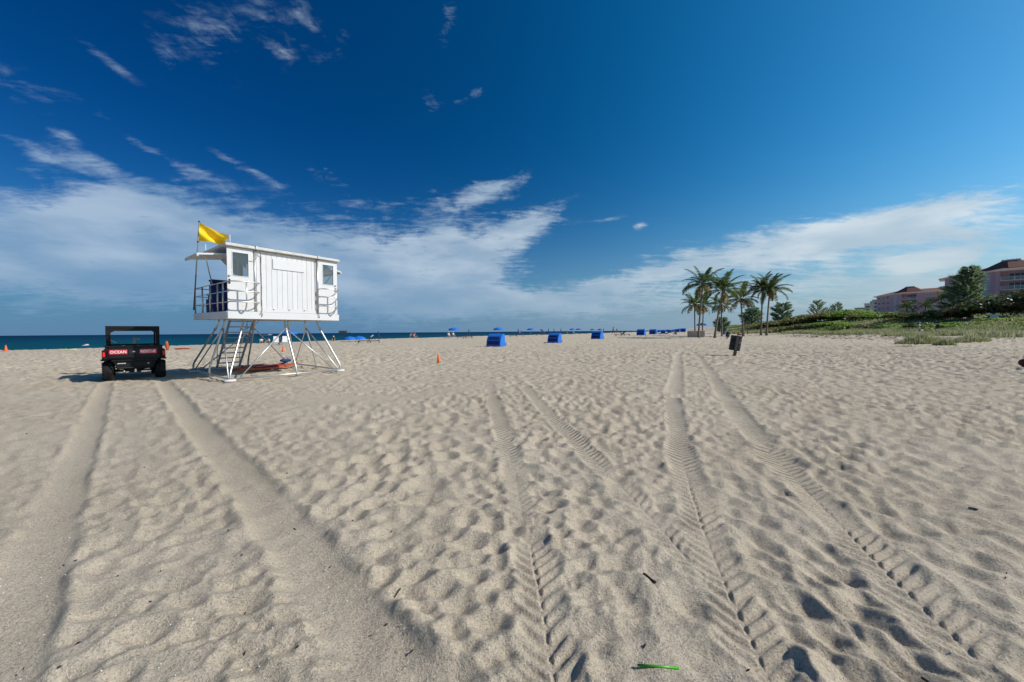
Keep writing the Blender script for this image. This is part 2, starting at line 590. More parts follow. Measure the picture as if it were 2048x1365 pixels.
TRACKS = [(polyP(t[0]), *t[1:]) for t in TRACKS]

PK = 1.5      # scale of the prints
def sand_height(X, Y, marks=None):
    h = macro(X, Y)
    r = np.hypot(X, Y)
    m = np.clip(vnoise(X, Y, 1.7, 21) * 2.6 + 0.55, 0, 1)
    wx = X + vnoise(X, Y, 1.1, 31) * 0.25
    wy = Y + vnoise(X, Y, 1.3, 32) * 0.25
    side = X / np.maximum(np.abs(Y), 0.6)
    el_ = sstep(0.25, 0.9, side)                 # prints drawn out by the wind on the dune side
    pit = (sample(T1, (wx + 0.12 * wy) * PK * 1.1, wy * 0.85 * PK) * el_ + sample(T1, wx * PK, wy * PK) * (1 - el_)) * m \
        + (sample(T2, (wx + 0.2 * wy) * 1.5 + 3.3, wy * 1.0 + 7.1) * el_ + sample(T2, wx * 1.1 + 3.3, wy * 1.1 + 7.1) * (1 - el_)) * 1.15 * (1 - m)
    pit = pit / PK
    # far off only the larger prints can be told apart
    far_ = sstep(10, 24, r)
    big_ = (sample(T2, wx * 0.85 + 1.7, wy * 0.85 + 4.2) * m + sample(T1, wx * 0.8 + 5.0, wy * 0.8 + 2.0) * (1 - m)) * 1.25
    pit = pit * (1 - far_) + big_ * far_
    amp = 0.66 + 0.46 * sstep(-0.75, -0.05, side)
    amp = amp * (1 + 0.12 * sstep(0.3, 1.2, side))
    amp = amp * (1 + vnoise(X, Y, 6.0, 23) * 0.35)
    amp = amp * (1 + 0.35 * sstep(8, 30, r) - 0.85 * sstep(140, 400, r))
    dune = sstep(-3, 4, X - xfoot(Y))
    amp = amp * (1 - 0.6 * dune)
    # wind ripples crossing the right-hand side
    rip_dir = X * 0.98 + Y * 0.16
    ph = rip_dir / 0.34 + vnoise(X, Y * 0.6, 1.9, 41) * 3.0 + vnoise(X, Y, 0.7, 42) * 1.2
    rip = (1 - np.abs((ph % 1.0) * 2 - 1) ** 1.4) * 0.012
    rip = rip * sstep(0.25, 1.1, side) * sstep(2.0, 7.0, r) * (0.4 + 1.2 * np.clip(vnoise(X, Y, 2.3, 43) + 0.5, 0, 1)) * (1 - sstep(100, 200, r))
    st_ = P(1316, 1339)
    amp = amp * (1 - 0.85 * np.exp(-((X - st_.x) ** 2 + (Y - st_.y) ** 2) / 0.22 ** 2))
    amp = np.minimum(amp * 1.8, 1.7) * (1 + vnoise(X, Y, 0.9, 24) * 0.3)
    h2 = pit * amp + rip * 1.4
    for (pl, hw, dep, tread, smo, firm, berm) in TRACKS:
        lo, hi = pl.min(0) - 1.2, pl.max(0) + 1.2
        box = (X > lo[0]) & (X < hi[0]) & (Y > lo[1]) & (Y < hi[1])
        if not box.any():
            continue
        xs, ys = X[box], Y[box]
        dd, arc = sdist(pl, xs, ys)
        ad = np.abs(dd) + vnoise(xs, ys, 0.35, 51) * 0.05
        ends = sstep(0.0, 0.3, arc) * sstep(0.0, 0.3, arc.max() - arc)
        inside = (1 - sstep(hw * 0.80, hw * 1.42, ad)) * firm * ends
        inside = inside * np.clip(1.06 + vnoise(xs, ys, 0.55, 52) * 0.6, 0, 1)
        prof = -dep * 0.75 * (1.15 - 0.5 * np.minimum(ad / hw, 1.4) ** 2)
        if tread:
            near_ = 1 - sstep(3.6, 5.5, r[box])       # farther off the treads are fine relief of the material
            ph = (arc + np.abs(dd) * 0.8) / 0.105 + vnoise(xs, ys, 0.22, 61) * 0.7
            lug = np.clip(np.abs((ph % 1.0) * 2 - 1) * 1.9 - 0.45, 0, 1)
            lug = lug * (np.abs(dd) > 0.012)
            if marks is not None:
                st_now = tread * inside * (1 - near_) * np.clip(0.95 + vnoise(xs, ys, 0.5, 62) * 0.9, 0.2, 1.3)
                old = marks[1][box]
                up_ = st_now > old
                marks[0][box] = np.where(up_, ph, marks[0][box])
                marks[1][box] = np.where(up_, st_now, old)
            prof = prof + near_ * tread * 0.85 * (lug - 0.5) * np.clip(0.85 + vnoise(xs, ys, 0.3, 62) * 1.2, 0.15, 1.3)
        b_ = berm * np.exp(-((ad - hw * 1.35) / (hw * 0.30)) ** 2) * firm * ends * 0.6 * np.clip(0.8 + vnoise(xs, ys, 0.28, 63) * 2.2, 0, 2)
        cur = h2[box]
        h2[box] = cur * (1 - inside * smo) + prof * inside + b_ + cur * 0.10 * inside
    return h + h2

def ground_grid():
    rad = [0.02, 0.5, 0.8]
    r_ = 1.0
    while r_ < 6000:
        rad.append(r_)
        if r_ < 8.0:
            r_ += max(r_ * r_ / 560, 0.004)
        elif r_ < 48:
            r_ += 0.105
        elif r_ < 160:
            r_ *= 1.011
        else:
            r_ *= 1.12
    rad = np.array(rad)
    front = np.arctan(np.linspace(-1.72, 1.72, 860))
    back = np.linspace(front[-1], front[0] + 2 * PI, 62)[1:-1]
    ang = np.concatenate([front, back])
    X = rad[:, None] * np.sin(ang)[None, :]
    Y = rad[:, None] * np.cos(ang)[None, :]
    marks = (np.zeros(X.shape), np.zeros(X.shape))
    Z = sand_height(X, Y, marks)
    nr, na = X.shape
    co = np.stack([X, Y, Z], -1).reshape(-1, 3)
    i = np.arange(nr - 1)[:, None]
    j = np.arange(na)[None, :]
    j2 = (j + 1) % na
    q = np.stack([i * na + j, i * na + j2, (i + 1) * na + j2, (i + 1) * na + j], -1)
    q = q[..., ::-1].reshape(-1, 4)
    me = bpy.data.meshes.new('beach_sand')
    nv, nf = len(co), len(q)
    me.vertices.add(nv)
    me.vertices.foreach_set('co', co.astype(np.float32).ravel())
    me.loops.add(nf * 4)
    me.loops.foreach_set('vertex_index', q.astype(np.int32).ravel())
    me.polygons.add(nf)
    me.polygons.foreach_set('loop_start', np.arange(0, nf * 4, 4, dtype=np.int32))
    me.polygons.foreach_set('use_smooth', np.ones(nf, bool))
    me.update(calc_edges=True)
    for nm, arr in (('tread_phase', marks[0]), ('tread_depth', marks[1])):
        at_ = me.attributes.new(nm, 'FLOAT', 'POINT')
        at_.data.foreach_set('value', arr.astype(np.float32).ravel())
    return me

def sand_mat():
    mt = bpy.data.materials.new('sand')
    mt.use_nodes = True
    t = NT(mt.node_tree)
    o = t.n('ShaderNodeOutputMaterial')
    b = t.n('ShaderNodeBsdfPrincipled')
    t.t.links.new(b.outputs[0], o.inputs[0])
    tc = t.n('ShaderNodeTexCoord').outputs['Object']
    broad = t.noise(tc, 0.35, 5, 0.6)
    c = t.mix(t.rng(broad, 0.35, 0.65), (0.54, 0.457, 0.337), (0.595, 0.51, 0.387))
    # grains: brown quartz, dark specks and pale shell
    g1 = t.noise(tc, 330, 2, 0.7)
    g2 = t.noise(tc, 100, 3, 0.7)
    c = t.mix(t.rng(g1, 0.30, 0.48, 0.62, 0.0), c, (0.15, 0.12, 0.09))
    c = t.mix(t.rng(g1, 0.58, 0.76, 0.0, 0.75), c, (0.78, 0.72, 0.62))
    c = t.mix(t.rng(g2, 0.52, 0.66, 0.0, 0.85), c, (0.25, 0.195, 0.13))
    c = t.mix(t.rng(g2, 0.47, 0.33, 0.0, 0.6), c, (0.66, 0.60, 0.50))
    g3 = t.noise(tc, 42, 4, 0.75)
    f3 = t.m('ADD', 0.62, t.m('MULTIPLY', g3, 0.76))
    c = t.mix(1.0, c, t.comb(f3, f3, f3), 'MULTIPLY')
    t.put(b.inputs['Base Color'], c)
    b.inputs['Roughness'].default_value = 0.95
    b.inputs['Specular IOR Level'].default_value = 0.12
    hgt = t.m('ADD', t.m('MULTIPLY', g1, 0.35), t.m('ADD', t.m('MULTIPLY', g2, 1.1), t.m('MULTIPLY', t.noise(tc, 34, 6, 0.72), 2.0)))
    bn = t.n('ShaderNodeBump')
    bn.inputs['Strength'].default_value = 0.6
    bn.inputs['Distance'].default_value = 0.026
    t.put(bn.inputs['Height'], hgt)
    a1 = t.n('ShaderNodeAttribute'); a1.attribute_name = 'tread_phase'
    a2 = t.n('ShaderNodeAttribute'); a2.attribute_name = 'tread_depth'
    fr = t.m('FRACT', a1.outputs['Fac'])
    lug = t.m('SUBTRACT', t.m('MULTIPLY', t.m('ABSOLUTE', t.m('SUBTRACT', t.m('MULTIPLY', fr, 2.0), 1.0)), 1.9), 0.45, clamp=True)
    b2 = t.n('ShaderNodeBump')
    b2.inputs['Strength'].default_value = 1.0
    b2.inputs['Distance'].default_value = 1.0
    t.put(b2.inputs['Height'], t.m('MULTIPLY', lug, t.m('MULTIPLY', a2.outputs['Fac'], 1.1)))
    t.t.links.new(bn.outputs[0], b2.inputs['Normal'])
    t.t.links.new(b2.outputs[0], b.inputs['Normal'])
    return mt
SAND = sand_mat()
gme = ground_grid()
gme.materials.append(SAND)
sand = link('beach_sand', gme)
tag(sand, 'pale trampled beach sand with footprints and tyre tracks', kind='structure')

# ---- sea
def sea_mat():
    mt = bpy.data.materials.new('sea')
    mt.use_nodes = True
    t = NT(mt.node_tree)
    o = t.n('ShaderNodeOutputMaterial')
    b = t.n('ShaderNodeBsdfDiffuse')
    gl = t.n('ShaderNodeBsdfGlossy')
    gl.inputs['Roughness'].default_value = 0.35
    ms = t.n('ShaderNodeMixShader')
    ms.inputs[0].default_value = 0.045
    t.t.links.new(b.outputs[0], ms.inputs[1])
    t.t.links.new(gl.outputs[0], ms.inputs[2])
    t.t.links.new(ms.outputs[0], o.inputs[0])
    tc = t.n('ShaderNodeTexCoord').outputs['Object']
    x, y, z = t.sep(tc)
    # depth of the water grows with the distance from the shore
    nrm = t.m('ADD', t.m('MULTIPLY', x, -0.80), t.m('MULTIPLY', y, 0.60))
    wig = t.m('MULTIPLY', t.noise(t.mapping(tc, rot=(0, 0, R(-52)), scale=(0.25, 1, 1)), 0.02, 4, 0.6), 120)
    dep = t.m('ADD', nrm, wig)
    c = t.mix(t.rng(dep, 60, 380, smooth=False), (0.001, 0.105, 0.138), (0.0, 0.055, 0.105))
    c = t.mix(t.rng(dep, 300, 900, smooth=False), c, (0.0, 0.030, 0.078))
    st = t.noise(t.mapping(tc, rot=(0, 0, R(-52)), scale=(0.3, 1.5, 1)), 0.35, 6, 0.65)
    c = t.mix(t.rng(st, 0.35, 0.65), c, t.mix(0.6, c, (0.0, 0.022, 0.06)))
    foam = t.rng(t.noise(t.mapping(tc, rot=(0, 0, R(-52)), scale=(0.35, 1.6, 1)), 0.28, 7, 0.7), 0.705, 0.75)
    c = t.mix(t.m('MULTIPLY', foam, 0.6), c, (0.75, 0.8, 0.8))
    t.put(b.inputs['Color'], c)
    bn = t.n('ShaderNodeBump')
    bn.inputs['Strength'].default_value = 0.9
    bn.inputs['Distance'].default_value = 0.5
    t.put(bn.inputs['Height'], t.noise(t.mapping(tc, rot=(0, 0, R(-52)), scale=(0.5, 1.2, 1)), 0.8, 5, 0.6))
    t.t.links.new(bn.outputs[0], b.inputs['Normal'])
    t.t.links.new(bn.outputs[0], gl.inputs['Normal'])
    return mt
SEA = sea_mat()
SEA_Z = -0.9
wm = MB()
n = 48
ringr = [0.1, 60, 200, 600, 2000, 6000, 14000]
wv, wf = [], []
for r_ in ringr:
    for k in range(n):
        wv.append((r_ * math.cos(2 * PI * k / n), r_ * math.sin(2 * PI * k / n), SEA_Z))
for i in range(len(ringr) - 1):
    for k in range(n):
        wf.append((i * n + k, (i + 1) * n + k, (i + 1) * n + (k + 1) % n, i * n + (k + 1) % n))
wm.add(wv, wf)
sea = part('sea', wm, SEA)
tag(sea, 'blue green sea with small whitecaps under the horizon', kind='structure')
# ================================================================== lifeguard tower
WHITE = pmat('white_paint', (0.675, 0.68, 0.675), 0.55, var=0.03, vscale=3, dirt=((0.45, 0.42, 0.36), 0.22, 2.2), rand=0.03, bump=(25, 0.08, 0.01))
WHITE2 = pmat('weathered_white_paint', (0.66, 0.66, 0.645), 0.6, var=0.05, vscale=4, dirt=((0.42, 0.38, 0.30), 0.4, 3.0))
GAP = pmat('board_joint', (0.62, 0.62, 0.62), 0.8)
ROOFM = pmat('roof_fascia', (0.62, 0.60, 0.55), 0.6, var=0.08, vscale=5, dirt=((0.30, 0.27, 0.22), 0.5, 4.0))
ALU = pmat('aluminium_pipe', (0.62, 0.61, 0.58), 0.38, 0.75, var=0.12, vscale=5, dirt=((0.35, 0.31, 0.26), 0.5, 4.0))
STAIRM = pmat('stair_aluminium', (0.40, 0.39, 0.37), 0.6, 0.2, var=0.15, vscale=6)
DARKM = pmat('dark_metal', (0.06, 0.06, 0.065), 0.5, 0.5)
CABLE = pmat('grey_cable', (0.22, 0.22, 0.22), 0.6)

def glassmat(name, tint=(0.70, 0.74, 0.76), gl=0.14):
    mt = bpy.data.materials.new(name)
    mt.use_nodes = True
    t = NT(mt.node_tree)
    o = t.n('ShaderNodeOutputMaterial')
    tr = t.n('ShaderNodeBsdfTransparent')
    t.put(tr.inputs[0], tint)
    g = t.n('ShaderNodeBsdfGlossy')
    g.inputs['Roughness'].default_value = 0.03
    lw = t.n('ShaderNodeLayerWeight')
    lw.inputs[0].default_value = 0.35
    ms = t.n('ShaderNodeMixShader')
    t.put(ms.inputs[0], t.m('MULTIPLY_ADD', lw.outputs['Fresnel'], 0.6, gl * 0.5))
    t.t.links.new(tr.outputs[0], ms.inputs[1])
    t.t.links.new(g.outputs[0], ms.inputs[2])
    t.t.links.new(ms.outputs[0], o.inputs[0])
    return mt
GLASS = glassmat('window_glass')

TW_A = R(53)
tower = thing('lifeguard_tower', 'white boarded lifeguard tower on splayed pipe legs beside the parked buggy', 'lifeguard tower', (-9.55, 12.1, 0.0), TW_A)
tower.rotation_euler = (R(0.9), 0, TW_A)
W_, D_ = 3.78, 4.15
DZ0, DZ1 = 2.11, 2.365

# deck: fascia boards round a slab
mb = MB(); mb.box((W_ / 2, D_ / 2, 2.29), (W_ - 0.10, D_ - 0.10, 0.14))
part('deck_floor', mb, WHITE2, tower)
for (c, s_) in (((W_ / 2, 0, (DZ0 + DZ1) / 2), (W_, 0.05, DZ1 - DZ0)), ((W_ / 2, D_, (DZ0 + DZ1) / 2), (W_, 0.05, DZ1 - DZ0)),
                ((0, D_ / 2, (DZ0 + DZ1) / 2), (0.05, D_ - 0.052, DZ1 - DZ0 - 0.003)), ((W_, D_ / 2, (DZ0 + DZ1) / 2), (0.05, D_ - 0.052, DZ1 - DZ0 - 0.003))):
    mb = MB(); mb.rbox(c, s_, 0.008)
    part('deck_fascia', mb, WHITE, tower)
for k in range(6):
    mb = MB(); mb.box((0.35 + k * (W_ - 0.7) / 5, D_ / 2, 2.17), (0.05, D_ - 0.12, 0.10))
    part('deck_joist', mb, WHITE2, tower)

# landward wall of vertical boards between the two doors
X0, X1 = 0.86, 2.92
mb = MB(); mb.box(((X0 + X1) / 2, 0.10, (2.37 + 4.54) / 2), (X1 - X0, 0.03, 2.17))
part('wall_backing', mb, GAP, tower)
nb = 11
bw = (X1 - X0 - 0.16) / nb
for k in range(nb):
    xx = X0 + 0.14 + bw * (k + 0.5)
    mb = MB(); mb.rbox((xx, 0.065, (2.50 + 4.52) / 2), (bw - 0.006, 0.034, 2.02), 0.004)
    part('board', mb, WHITE, tower)
mb = MB(); mb.rbox((X0 + 0.065, 0.055, 3.455), (0.125, 0.045, 2.13), 0.005)
part('corner_trim', mb, WHITE, tower)
mb = MB(); mb.rbox(((X0 + X1) / 2, 0.045, 2.435), (X1 - X0 - 0.004, 0.06, 0.13), 0.006)
part('base_trim', mb, WHITE, tower)
for xx in (0.25, 0.5, 0.76):
    mb = MB(); mb.tube([(X0 + xx * (X1 - X0), 0.012, 2.475), (X0 + xx * (X1 - X0), -0.004, 2.475)], 0.018, 8)
    part('bolt', mb, DARKM, tower)
mb = MB(); mb.rbox((1.92, 0.032, 4.135), (1.08, 0.028, 0.37), 0.006)
part('blank_sign_panel', mb, WHITE, tower)
for zz in (4.28, 4.16, 3.72, 3.26, 2.76, 2.66):
    mb = MB(); mb.rbox((X0 + 0.15, 0.026, zz), (0.045, 0.016, 0.055), 0.004)
    part('latch', mb, ALU, tower)

# end walls and seaward wall (open upper half under the hatches)
for xx in (X0 + 0.02, X1 - 0.02):
    mb = MB()
    mb.box((xx, 1.05, 2.87), (0.04, 1.85, 1.0))
    mb.box((xx, 0.22, 3.95), (0.041, 0.19, 1.15))
    mb.box((xx, 1.9, 3.95), (0.041, 0.15, 1.15))
    mb.box((xx, 1.05, 4.48), (0.039, 1.5, 0.12))
    part('end_wall', mb, WHITE2, tower)
mb = MB()
mb.box(((X0 + X1) / 2, 2.0, 2.87), (X1 - X0 - 0.09, 0.04, 1.0))
mb.box(((X0 + X1) / 2, 2.0, 4.45), (X1 - X0 - 0.09, 0.041, 0.2))
for xx in (X0 + 0.12, (X0 + X1) / 2, X1 - 0.12):
    mb.box((xx, 2.0, 3.86), (0.12, 0.039, 0.98))
part('seaward_wall', mb, WHITE2, tower)

# doors in the landward corners
def door(x0, x1, wx0, wx1, wz0, wz1, hx, post_x):
    h = 2.375; top = 4.52; y = 0.03
    mb = MB()
    mb.box(((x0 + x1) / 2, y, (h + wz0) / 2), (x1 - x0, 0.045, wz0 - h))
    mb.box(((x0 + x1) / 2, y, (wz1 + top) / 2), (x1 - x0, 0.045, top - wz1))
    mb.box(((x0 + wx0) / 2, y, (wz0 + wz1) / 2), (wx0 - x0, 0.045, wz1 - wz0))
    mb.box(((wx1 + x1) / 2, y, (wz0 + wz1) / 2), (x1 - wx1, 0.045, wz1 - wz0))
    dr = part('door', mb, WHITE, tower)
    mb = MB(); mb.box(((wx0 + wx1) / 2, y + 0.005, (wz0 + wz1) / 2), (wx1 - wx0 - 0.002, 0.006, wz1 - wz0 - 0.002))
    part('window_pane', mb, GLASS, dr)
    mb = MB()
    t_ = 0.022
    for (c, s_) in ((((wx0 + wx1) / 2, y - 0.026, wz0), (wx1 - wx0 + t_, 0.012, t_)), (((wx0 + wx1) / 2, y - 0.026, wz1), (wx1 - wx0 + t_, 0.012, t_)),
                    ((wx0, y - 0.026, (wz0 + wz1) / 2), (t_, 0.011, wz1 - wz0 - t_)), ((wx1, y - 0.026, (wz0 + wz1) / 2), (t_, 0.011, wz1 - wz0 - t_))):
        mb.box(c, s_)
    part('window_frame', mb, WHITE, dr)
    mb = MB()
    mb.lathe([(0.001, 0), (0.028, 0.0), (0.034, 0.02), (0.028, 0.045), (0.001, 0.05)], (hx, y - 0.022, wz0 - 0.0), 12, Euler((R(90), 0, 0)).to_matrix())
    part('knob', mb, ALU, dr)
    mb = MB()
    mb.rbox((hx, y - 0.03, wz0 - 0.19), (0.05, 0.016, 0.16), 0.005)
    mb.rbox((hx, y - 0.045, wz0 - 0.24), (0.045, 0.02, 0.05), 0.005)
    mb.tube([(hx - 0.015, y - 0.05, wz0 - 0.20), (hx - 0.015, y - 0.055, wz0 - 0.15), (hx + 0.015, y - 0.055, wz0 - 0.15), (hx + 0.015, y - 0.05, wz0 - 0.20)], 0.006, 6)
    part('padlock', mb, DARKM, dr)
    return dr
door(0.02, 0.77, 0.16, 0.63, 3.56, 4.37, 0.075, 0.82)
door(2.985, 3.73, 3.14, 3.58, 3.56, 4.37, 3.655, 2.95)
for xx in (0.815, 2.95):
    mb = MB(); mb.tube([(xx, 0.012, 2.37), (xx, 0.012, 4.55)], 0.034, 10)
    part('door_post', mb, ALU, tower)

# roof slab with fascia and hanging underside
mb = MB(); mb.rbox((W_ / 2 - 0.01, 1.33, 4.585), (W_ + 0.06, 2.86, 0.085), 0.012)
rf = part('roof', mb, ROOFM, tower)
mb = MB(); mb.box((W_ / 2 - 0.01, 1.33, 4.634), (W_ + 0.02, 2.82, 0.012))
part('roof_sheet', mb, WHITE2, rf)
for xx in (0.84, 2.94):
    mb = MB(); mb.rbox((xx, -0.115, 4.60), (0.05, 0.03, 0.12), 0.005)
    part('roof_bracket', mb, ALU, rf)
for (xx, yy, hh) in ((0.05, 2.55, 0.33), (0.25, 0.5, 0.42), (3.45, 1.6, 0.30)):
    mb = MB(); mb.tube([(xx, yy, 4.60), (xx, yy, 4.60 + hh)], 0.012, 6)
    part('whip_aerial', mb, WHITE2, rf)

# roof corner gussets
for xx, sx in ((0.80, -1), (2.98, 1)):
    for yy in (0.35, 1.75):
        mb = MB()
        mb.prism([(0, 0), (0.62, 0), (0.62, -0.10), (0.05, -0.75), (0, -0.75)], 0.035, Matrix(((sx, 0, 0, xx), (0, 0, 1, yy), (0, 1, 0, 4.54), (0, 0, 0, 1))))
        part('roof_gusset', mb, WHITE2, tower)

# propped hatches
def hatch(sx, x0, ln=1.52):
    tip = x0 + sx * ln
    Mx = lambda a: x0 + sx * a
    zt, z0_ = 4.20, 4.42
    ang = math.atan2(z0_ - zt, ln)
    mb = MB()
    mb.rbox(((x0 + tip) / 2, 1.1, (zt + z0_) / 2), (ln + 0.02, 1.5, 0.06), 0.008, (0, sx * ang, 0))
    h_ = part('hatch', mb, WHITE, tower)
    mb = MB(); mb.rbox((tip - sx * 0.02, 1.1, zt - 0.035), (0.06, 1.52, 0.075), 0.01)
    part('hatch_edge', mb, ROOFM, h_)
    mb = MB(); mb.tube([(tip - sx * 0.25, 0.5, zt - 0.02), (0.03 if sx < 0 else 3.75, 1.75, 3.36)], 0.018, 8)
    part('hatch_prop', mb, ALU, h_)
hatch(-1, 0.84)
hatch(1, 2.94, 1.16)

# railings
RAILZ = (3.36, 3.04, 2.68)
def rail_run(pts, posts, name='railing', r=0.021):
    mb = MB()
    for zz in RAILZ:
        mb.tube([(a, b, zz) for a, b in pts], r if zz > 3.3 else r * 0.8, 8)
    rl = part(name, mb, ALU, tower)
    for (a, b) in posts:
        mb = MB(); mb.tube([(a, b, 2.36), (a, b, RAILZ[0])], 0.026, 8)
        part('rail_post', mb, ALU, rl)
    return rl
rail_run([(0.03, 0.03), (0.03, 4.1)], [(0.03, 0.55), (0.03, 1.15), (0.03, 2.05), (0.03, 3.05), (0.03, 4.08)])
rail_run([(0.06, 4.1), (1.28, 4.1)], [(0.7, 4.1), (1.28, 4.1)])
rail_run([(2.08, 4.1), (3.72, 4.1)], [(2.08, 4.1), (2.9, 4.1)])
rail_run([(3.75, 0.03), (3.75, 4.1)], [(3.75, 0.9), (3.75, 1.9), (3.75, 3.0), (3.75, 4.08)])
def front_guard(xa, xb, post):
    sx = 1 if xb > xa else -1
    mb = MB()
    for zz in RAILZ:
        pts = [(xa, 0.03), (xa + sx * 0.02, -0.12), (xa + sx * 0.10, -0.26), (xa + sx * 0.22, -0.31), (xb - sx * 0.18, -0.31), (xb - sx * 0.05, -0.24), (xb, -0.10), (xb, 0.0)]
        mb.tube([(a, b, zz) for a, b in pts], 0.020, 8)
    rl = part('door_guard_rail', mb, ALU, tower)
    mb = MB(); mb.tube([(post, -0.31, RAILZ[0]), (post, -0.31, 2.72), (post, -0.27, 2.55), (post, -0.16, 2.42), (post, -0.06, 2.385)], 0.024, 8)
    part('guard_post', mb, ALU, rl)
front_guard(0.03, 0.90, 0.46)
front_guard(3.75, 2.98, 3.50)

# legs, base frame and braces
LEGS = [((0.62, 0.62), (-0.05, -0.30)), ((1.90, 0.45), (1.98, -0.30)), ((3.18, 0.62), (3.66, -0.30)),
        ((0.45, 2.1), (0.0, 2.25)), ((3.33, 2.1), (3.82, 2.2)),
        ((0.62, 3.45), (0.05, 4.75)), ((1.90, 3.6), (1.98, 4.75)), ((3.18, 3.45), (3.86, 4.65))]
for (tx, ty), (fx, fy) in LEGS:
    dx, dy = fx - tx, fy - ty
    gz = -fy * math.tan(R(0.9))
    pts = [(tx, ty, 2.16), (tx, ty, 2.02), (tx + dx * 0.03, ty + dy * 0.03, 1.92), (tx + dx * 0.10, ty + dy * 0.10, 1.80),
           (tx + dx * 0.93, ty + dy * 0.93, 0.40), (tx + dx * 0.985, ty + dy * 0.985, 0.28), (fx, fy, 0.18), (fx, fy, gz + 0.0)]
    mb = MB(); mb.tube(pts, 0.034, 10)
    lg = part('leg', mb, ALU, tower)
    mb = MB(); mb.tube([(tx + dx * 0.13, ty + dy * 0.13, 1.76), (tx + dx * 0.16, ty + dy * 0.16, 1.70)], 0.047, 10)
    part('collar', mb, STAIRM, lg)
    mb = MB(); mb.tube([(fx - 0.16, fy, gz + 0.045), (fx + 0.16, fy, gz + 0.045)], 0.05, 10)
    if fy != 2.25 and fy != 2.2 and fx not in (1.98,):
        part('foot', mb, WHITE2, lg)
F_ = {k: LEGS[i][1] for i, k in enumerate(('FL', 'FM', 'FR', 'ML', 'MR', 'RL', 'RM', 'RR'))}
T_ = {k: LEGS[i][0] for i, k in enumerate(('FL', 'FM', 'FR', 'ML', 'MR', 'RL', 'RM', 'RR'))}
def fz(p, z=0.09):
    return (p[0], p[1], z - p[1] * math.tan(R(0.9)))
for a, b in (('FL', 'FR'), ('FR', 'RR'), ('RR', 'RL'), ('RL', 'FL')):
    mb = MB(); mb.tube([fz(F_[a]), fz(F_[b])], 0.030, 8)
    part('base_rail', mb, ALU, tower)
def lerp(a, b, t):
    return (a[0] + (b[0] - a[0]) * t, a[1] + (b[1] - a[1]) * t)
for m, a, b, t in (('FM', 'FL', 'FR', 0.88), ('RM', 'RL', 'RR', 0.88), ('ML', 'FL', 'RL', 0.93), ('MR', 'FR', 'RR', 0.93)):
    top = lerp(T_[m], F_[m], 0.10)
    for e in (a, b):
        q = lerp(F_[m], F_[e], t)
        mb = MB(); mb.tube([(top[0], top[1], 1.80), fz(q)], 0.022, 8)
        part('brace', mb, ALU, tower)

# stair on the seaward side
def stair_pt(t, x, dz=0.0):
    return Vector((x, 4.15 + 2.25 * t, 2.32 - (2.32 + 0.11) * t + dz))
sdir = (stair_pt(1, 0) - stair_pt(0, 0)).normalized()
for xx in (1.22, 2.10):
    mb = MB()
    a, b = stair_pt(0, xx), stair_pt(1.0, xx)
    ang = math.atan2(sdir.z, sdir.y)
    mb.rbox((a + b) / 2, (0.045, (b - a).length, 0.15), 0.006, (ang, 0, 0))
    part('stringer', mb, STAIRM, tower)
    mb = MB(); mb.tube([stair_pt(-0.02, xx, 0.85), stair_pt(0.92, xx, 0.72), stair_pt(0.97, xx, 0.0)], 0.017, 8)
    mb.tube([stair_pt(0.45, xx, 0.0), stair_pt(0.45, xx, 0.78)], 0.015, 8)
    part('handrail', mb, ALU, tower)
for k in range(1, 10):
    mb = MB(); mb.rbox(stair_pt(k / 10.0, 1.66), (0.84, 0.22, 0.045), 0.006)
    part('tread', mb, STAIRM, tower)

# loose cables and a knotted rope
mb = MB()
mb.tube([(0.80, -0.11, 4.68), (0.90, -0.05, 4.47), (0.97, -0.03, 4.40), (1.005, -0.005, 4.36), (1.0, 0.01, 3.9), (1.01, 0.005, 3.3), (1.0, 0.01, 2.8), (1.01, 0.0, 2.45), (0.97, -0.06, 2.36), (0.93, -0.08, 2.30), (1.0, -0.06, 2.33), (0.99, -0.05, 2.22), (0.92, 0.10, 2.04), (0.86, 0.4, 1.9), (0.62, 0.62, 1.72)], 0.011, 6)
mb.tube([(0.62, 0.0, 4.12), (0.75, -0.02, 4.13), (0.85, -0.05, 4.25), (0.90, -0.05, 4.47)], 0.007, 6)
part('hanging_rope', mb, CABLE, tower)
mb = MB()
mb.tube([(2.92, -0.12, 4.62), (2.89, -0.03, 4.5), (2.885, 0.0, 3.6), (2.89, -0.01, 2.7), (2.93, -0.06, 2.4), (2.96, -0.07, 2.25), (3.1, 0.2, 2.06)], 0.012, 6)
part('hanging_rope', mb, CABLE, tower)

# ------------------------------------------------------------------ warning flag on its mast
TOWM = Matrix.Translation(tower.location) @ tower.rotation_euler.to_matrix().to_4x4()
FLAGM = pmat('yellow_flag_cloth', (0.86, 0.55, 0.004), 0.75, var=0.05, vscale=5, bump=(40, 0.1, 0.01))
PIPE = pmat('grey_flag_mast', (0.20, 0.20, 0.20), 0.5, 0.5)
flag = thing('warning_flag', 'yellow warning flag blowing from a thin mast above the tower roof', 'flag', TOWM @ Vector((-0.04, 4.0, 2.5)), TW_A)
top = Vector((0.02, -1.05, 3.30))
mb = MB(); mb.tube([(0, 0, 0), top], [0.026, 0.016], 8)
part('mast', mb, PIPE, flag)
mb = MB(); mb.tube([top, top + Vector((0, 0, 0.05))], 0.028, 8)
part('mast_cap', mb, DARKM, flag)
mb = MB(); mb.tube([top * 0.785 + Vector((0, 0, -0.02)), top * 0.785 + Vector((0, 0, 0.02))], 0.034, 8)
part('mast_collar', mb, DARKM, flag)
mb = MB()
nu, nv = 30, 18
vs, fs = [], []
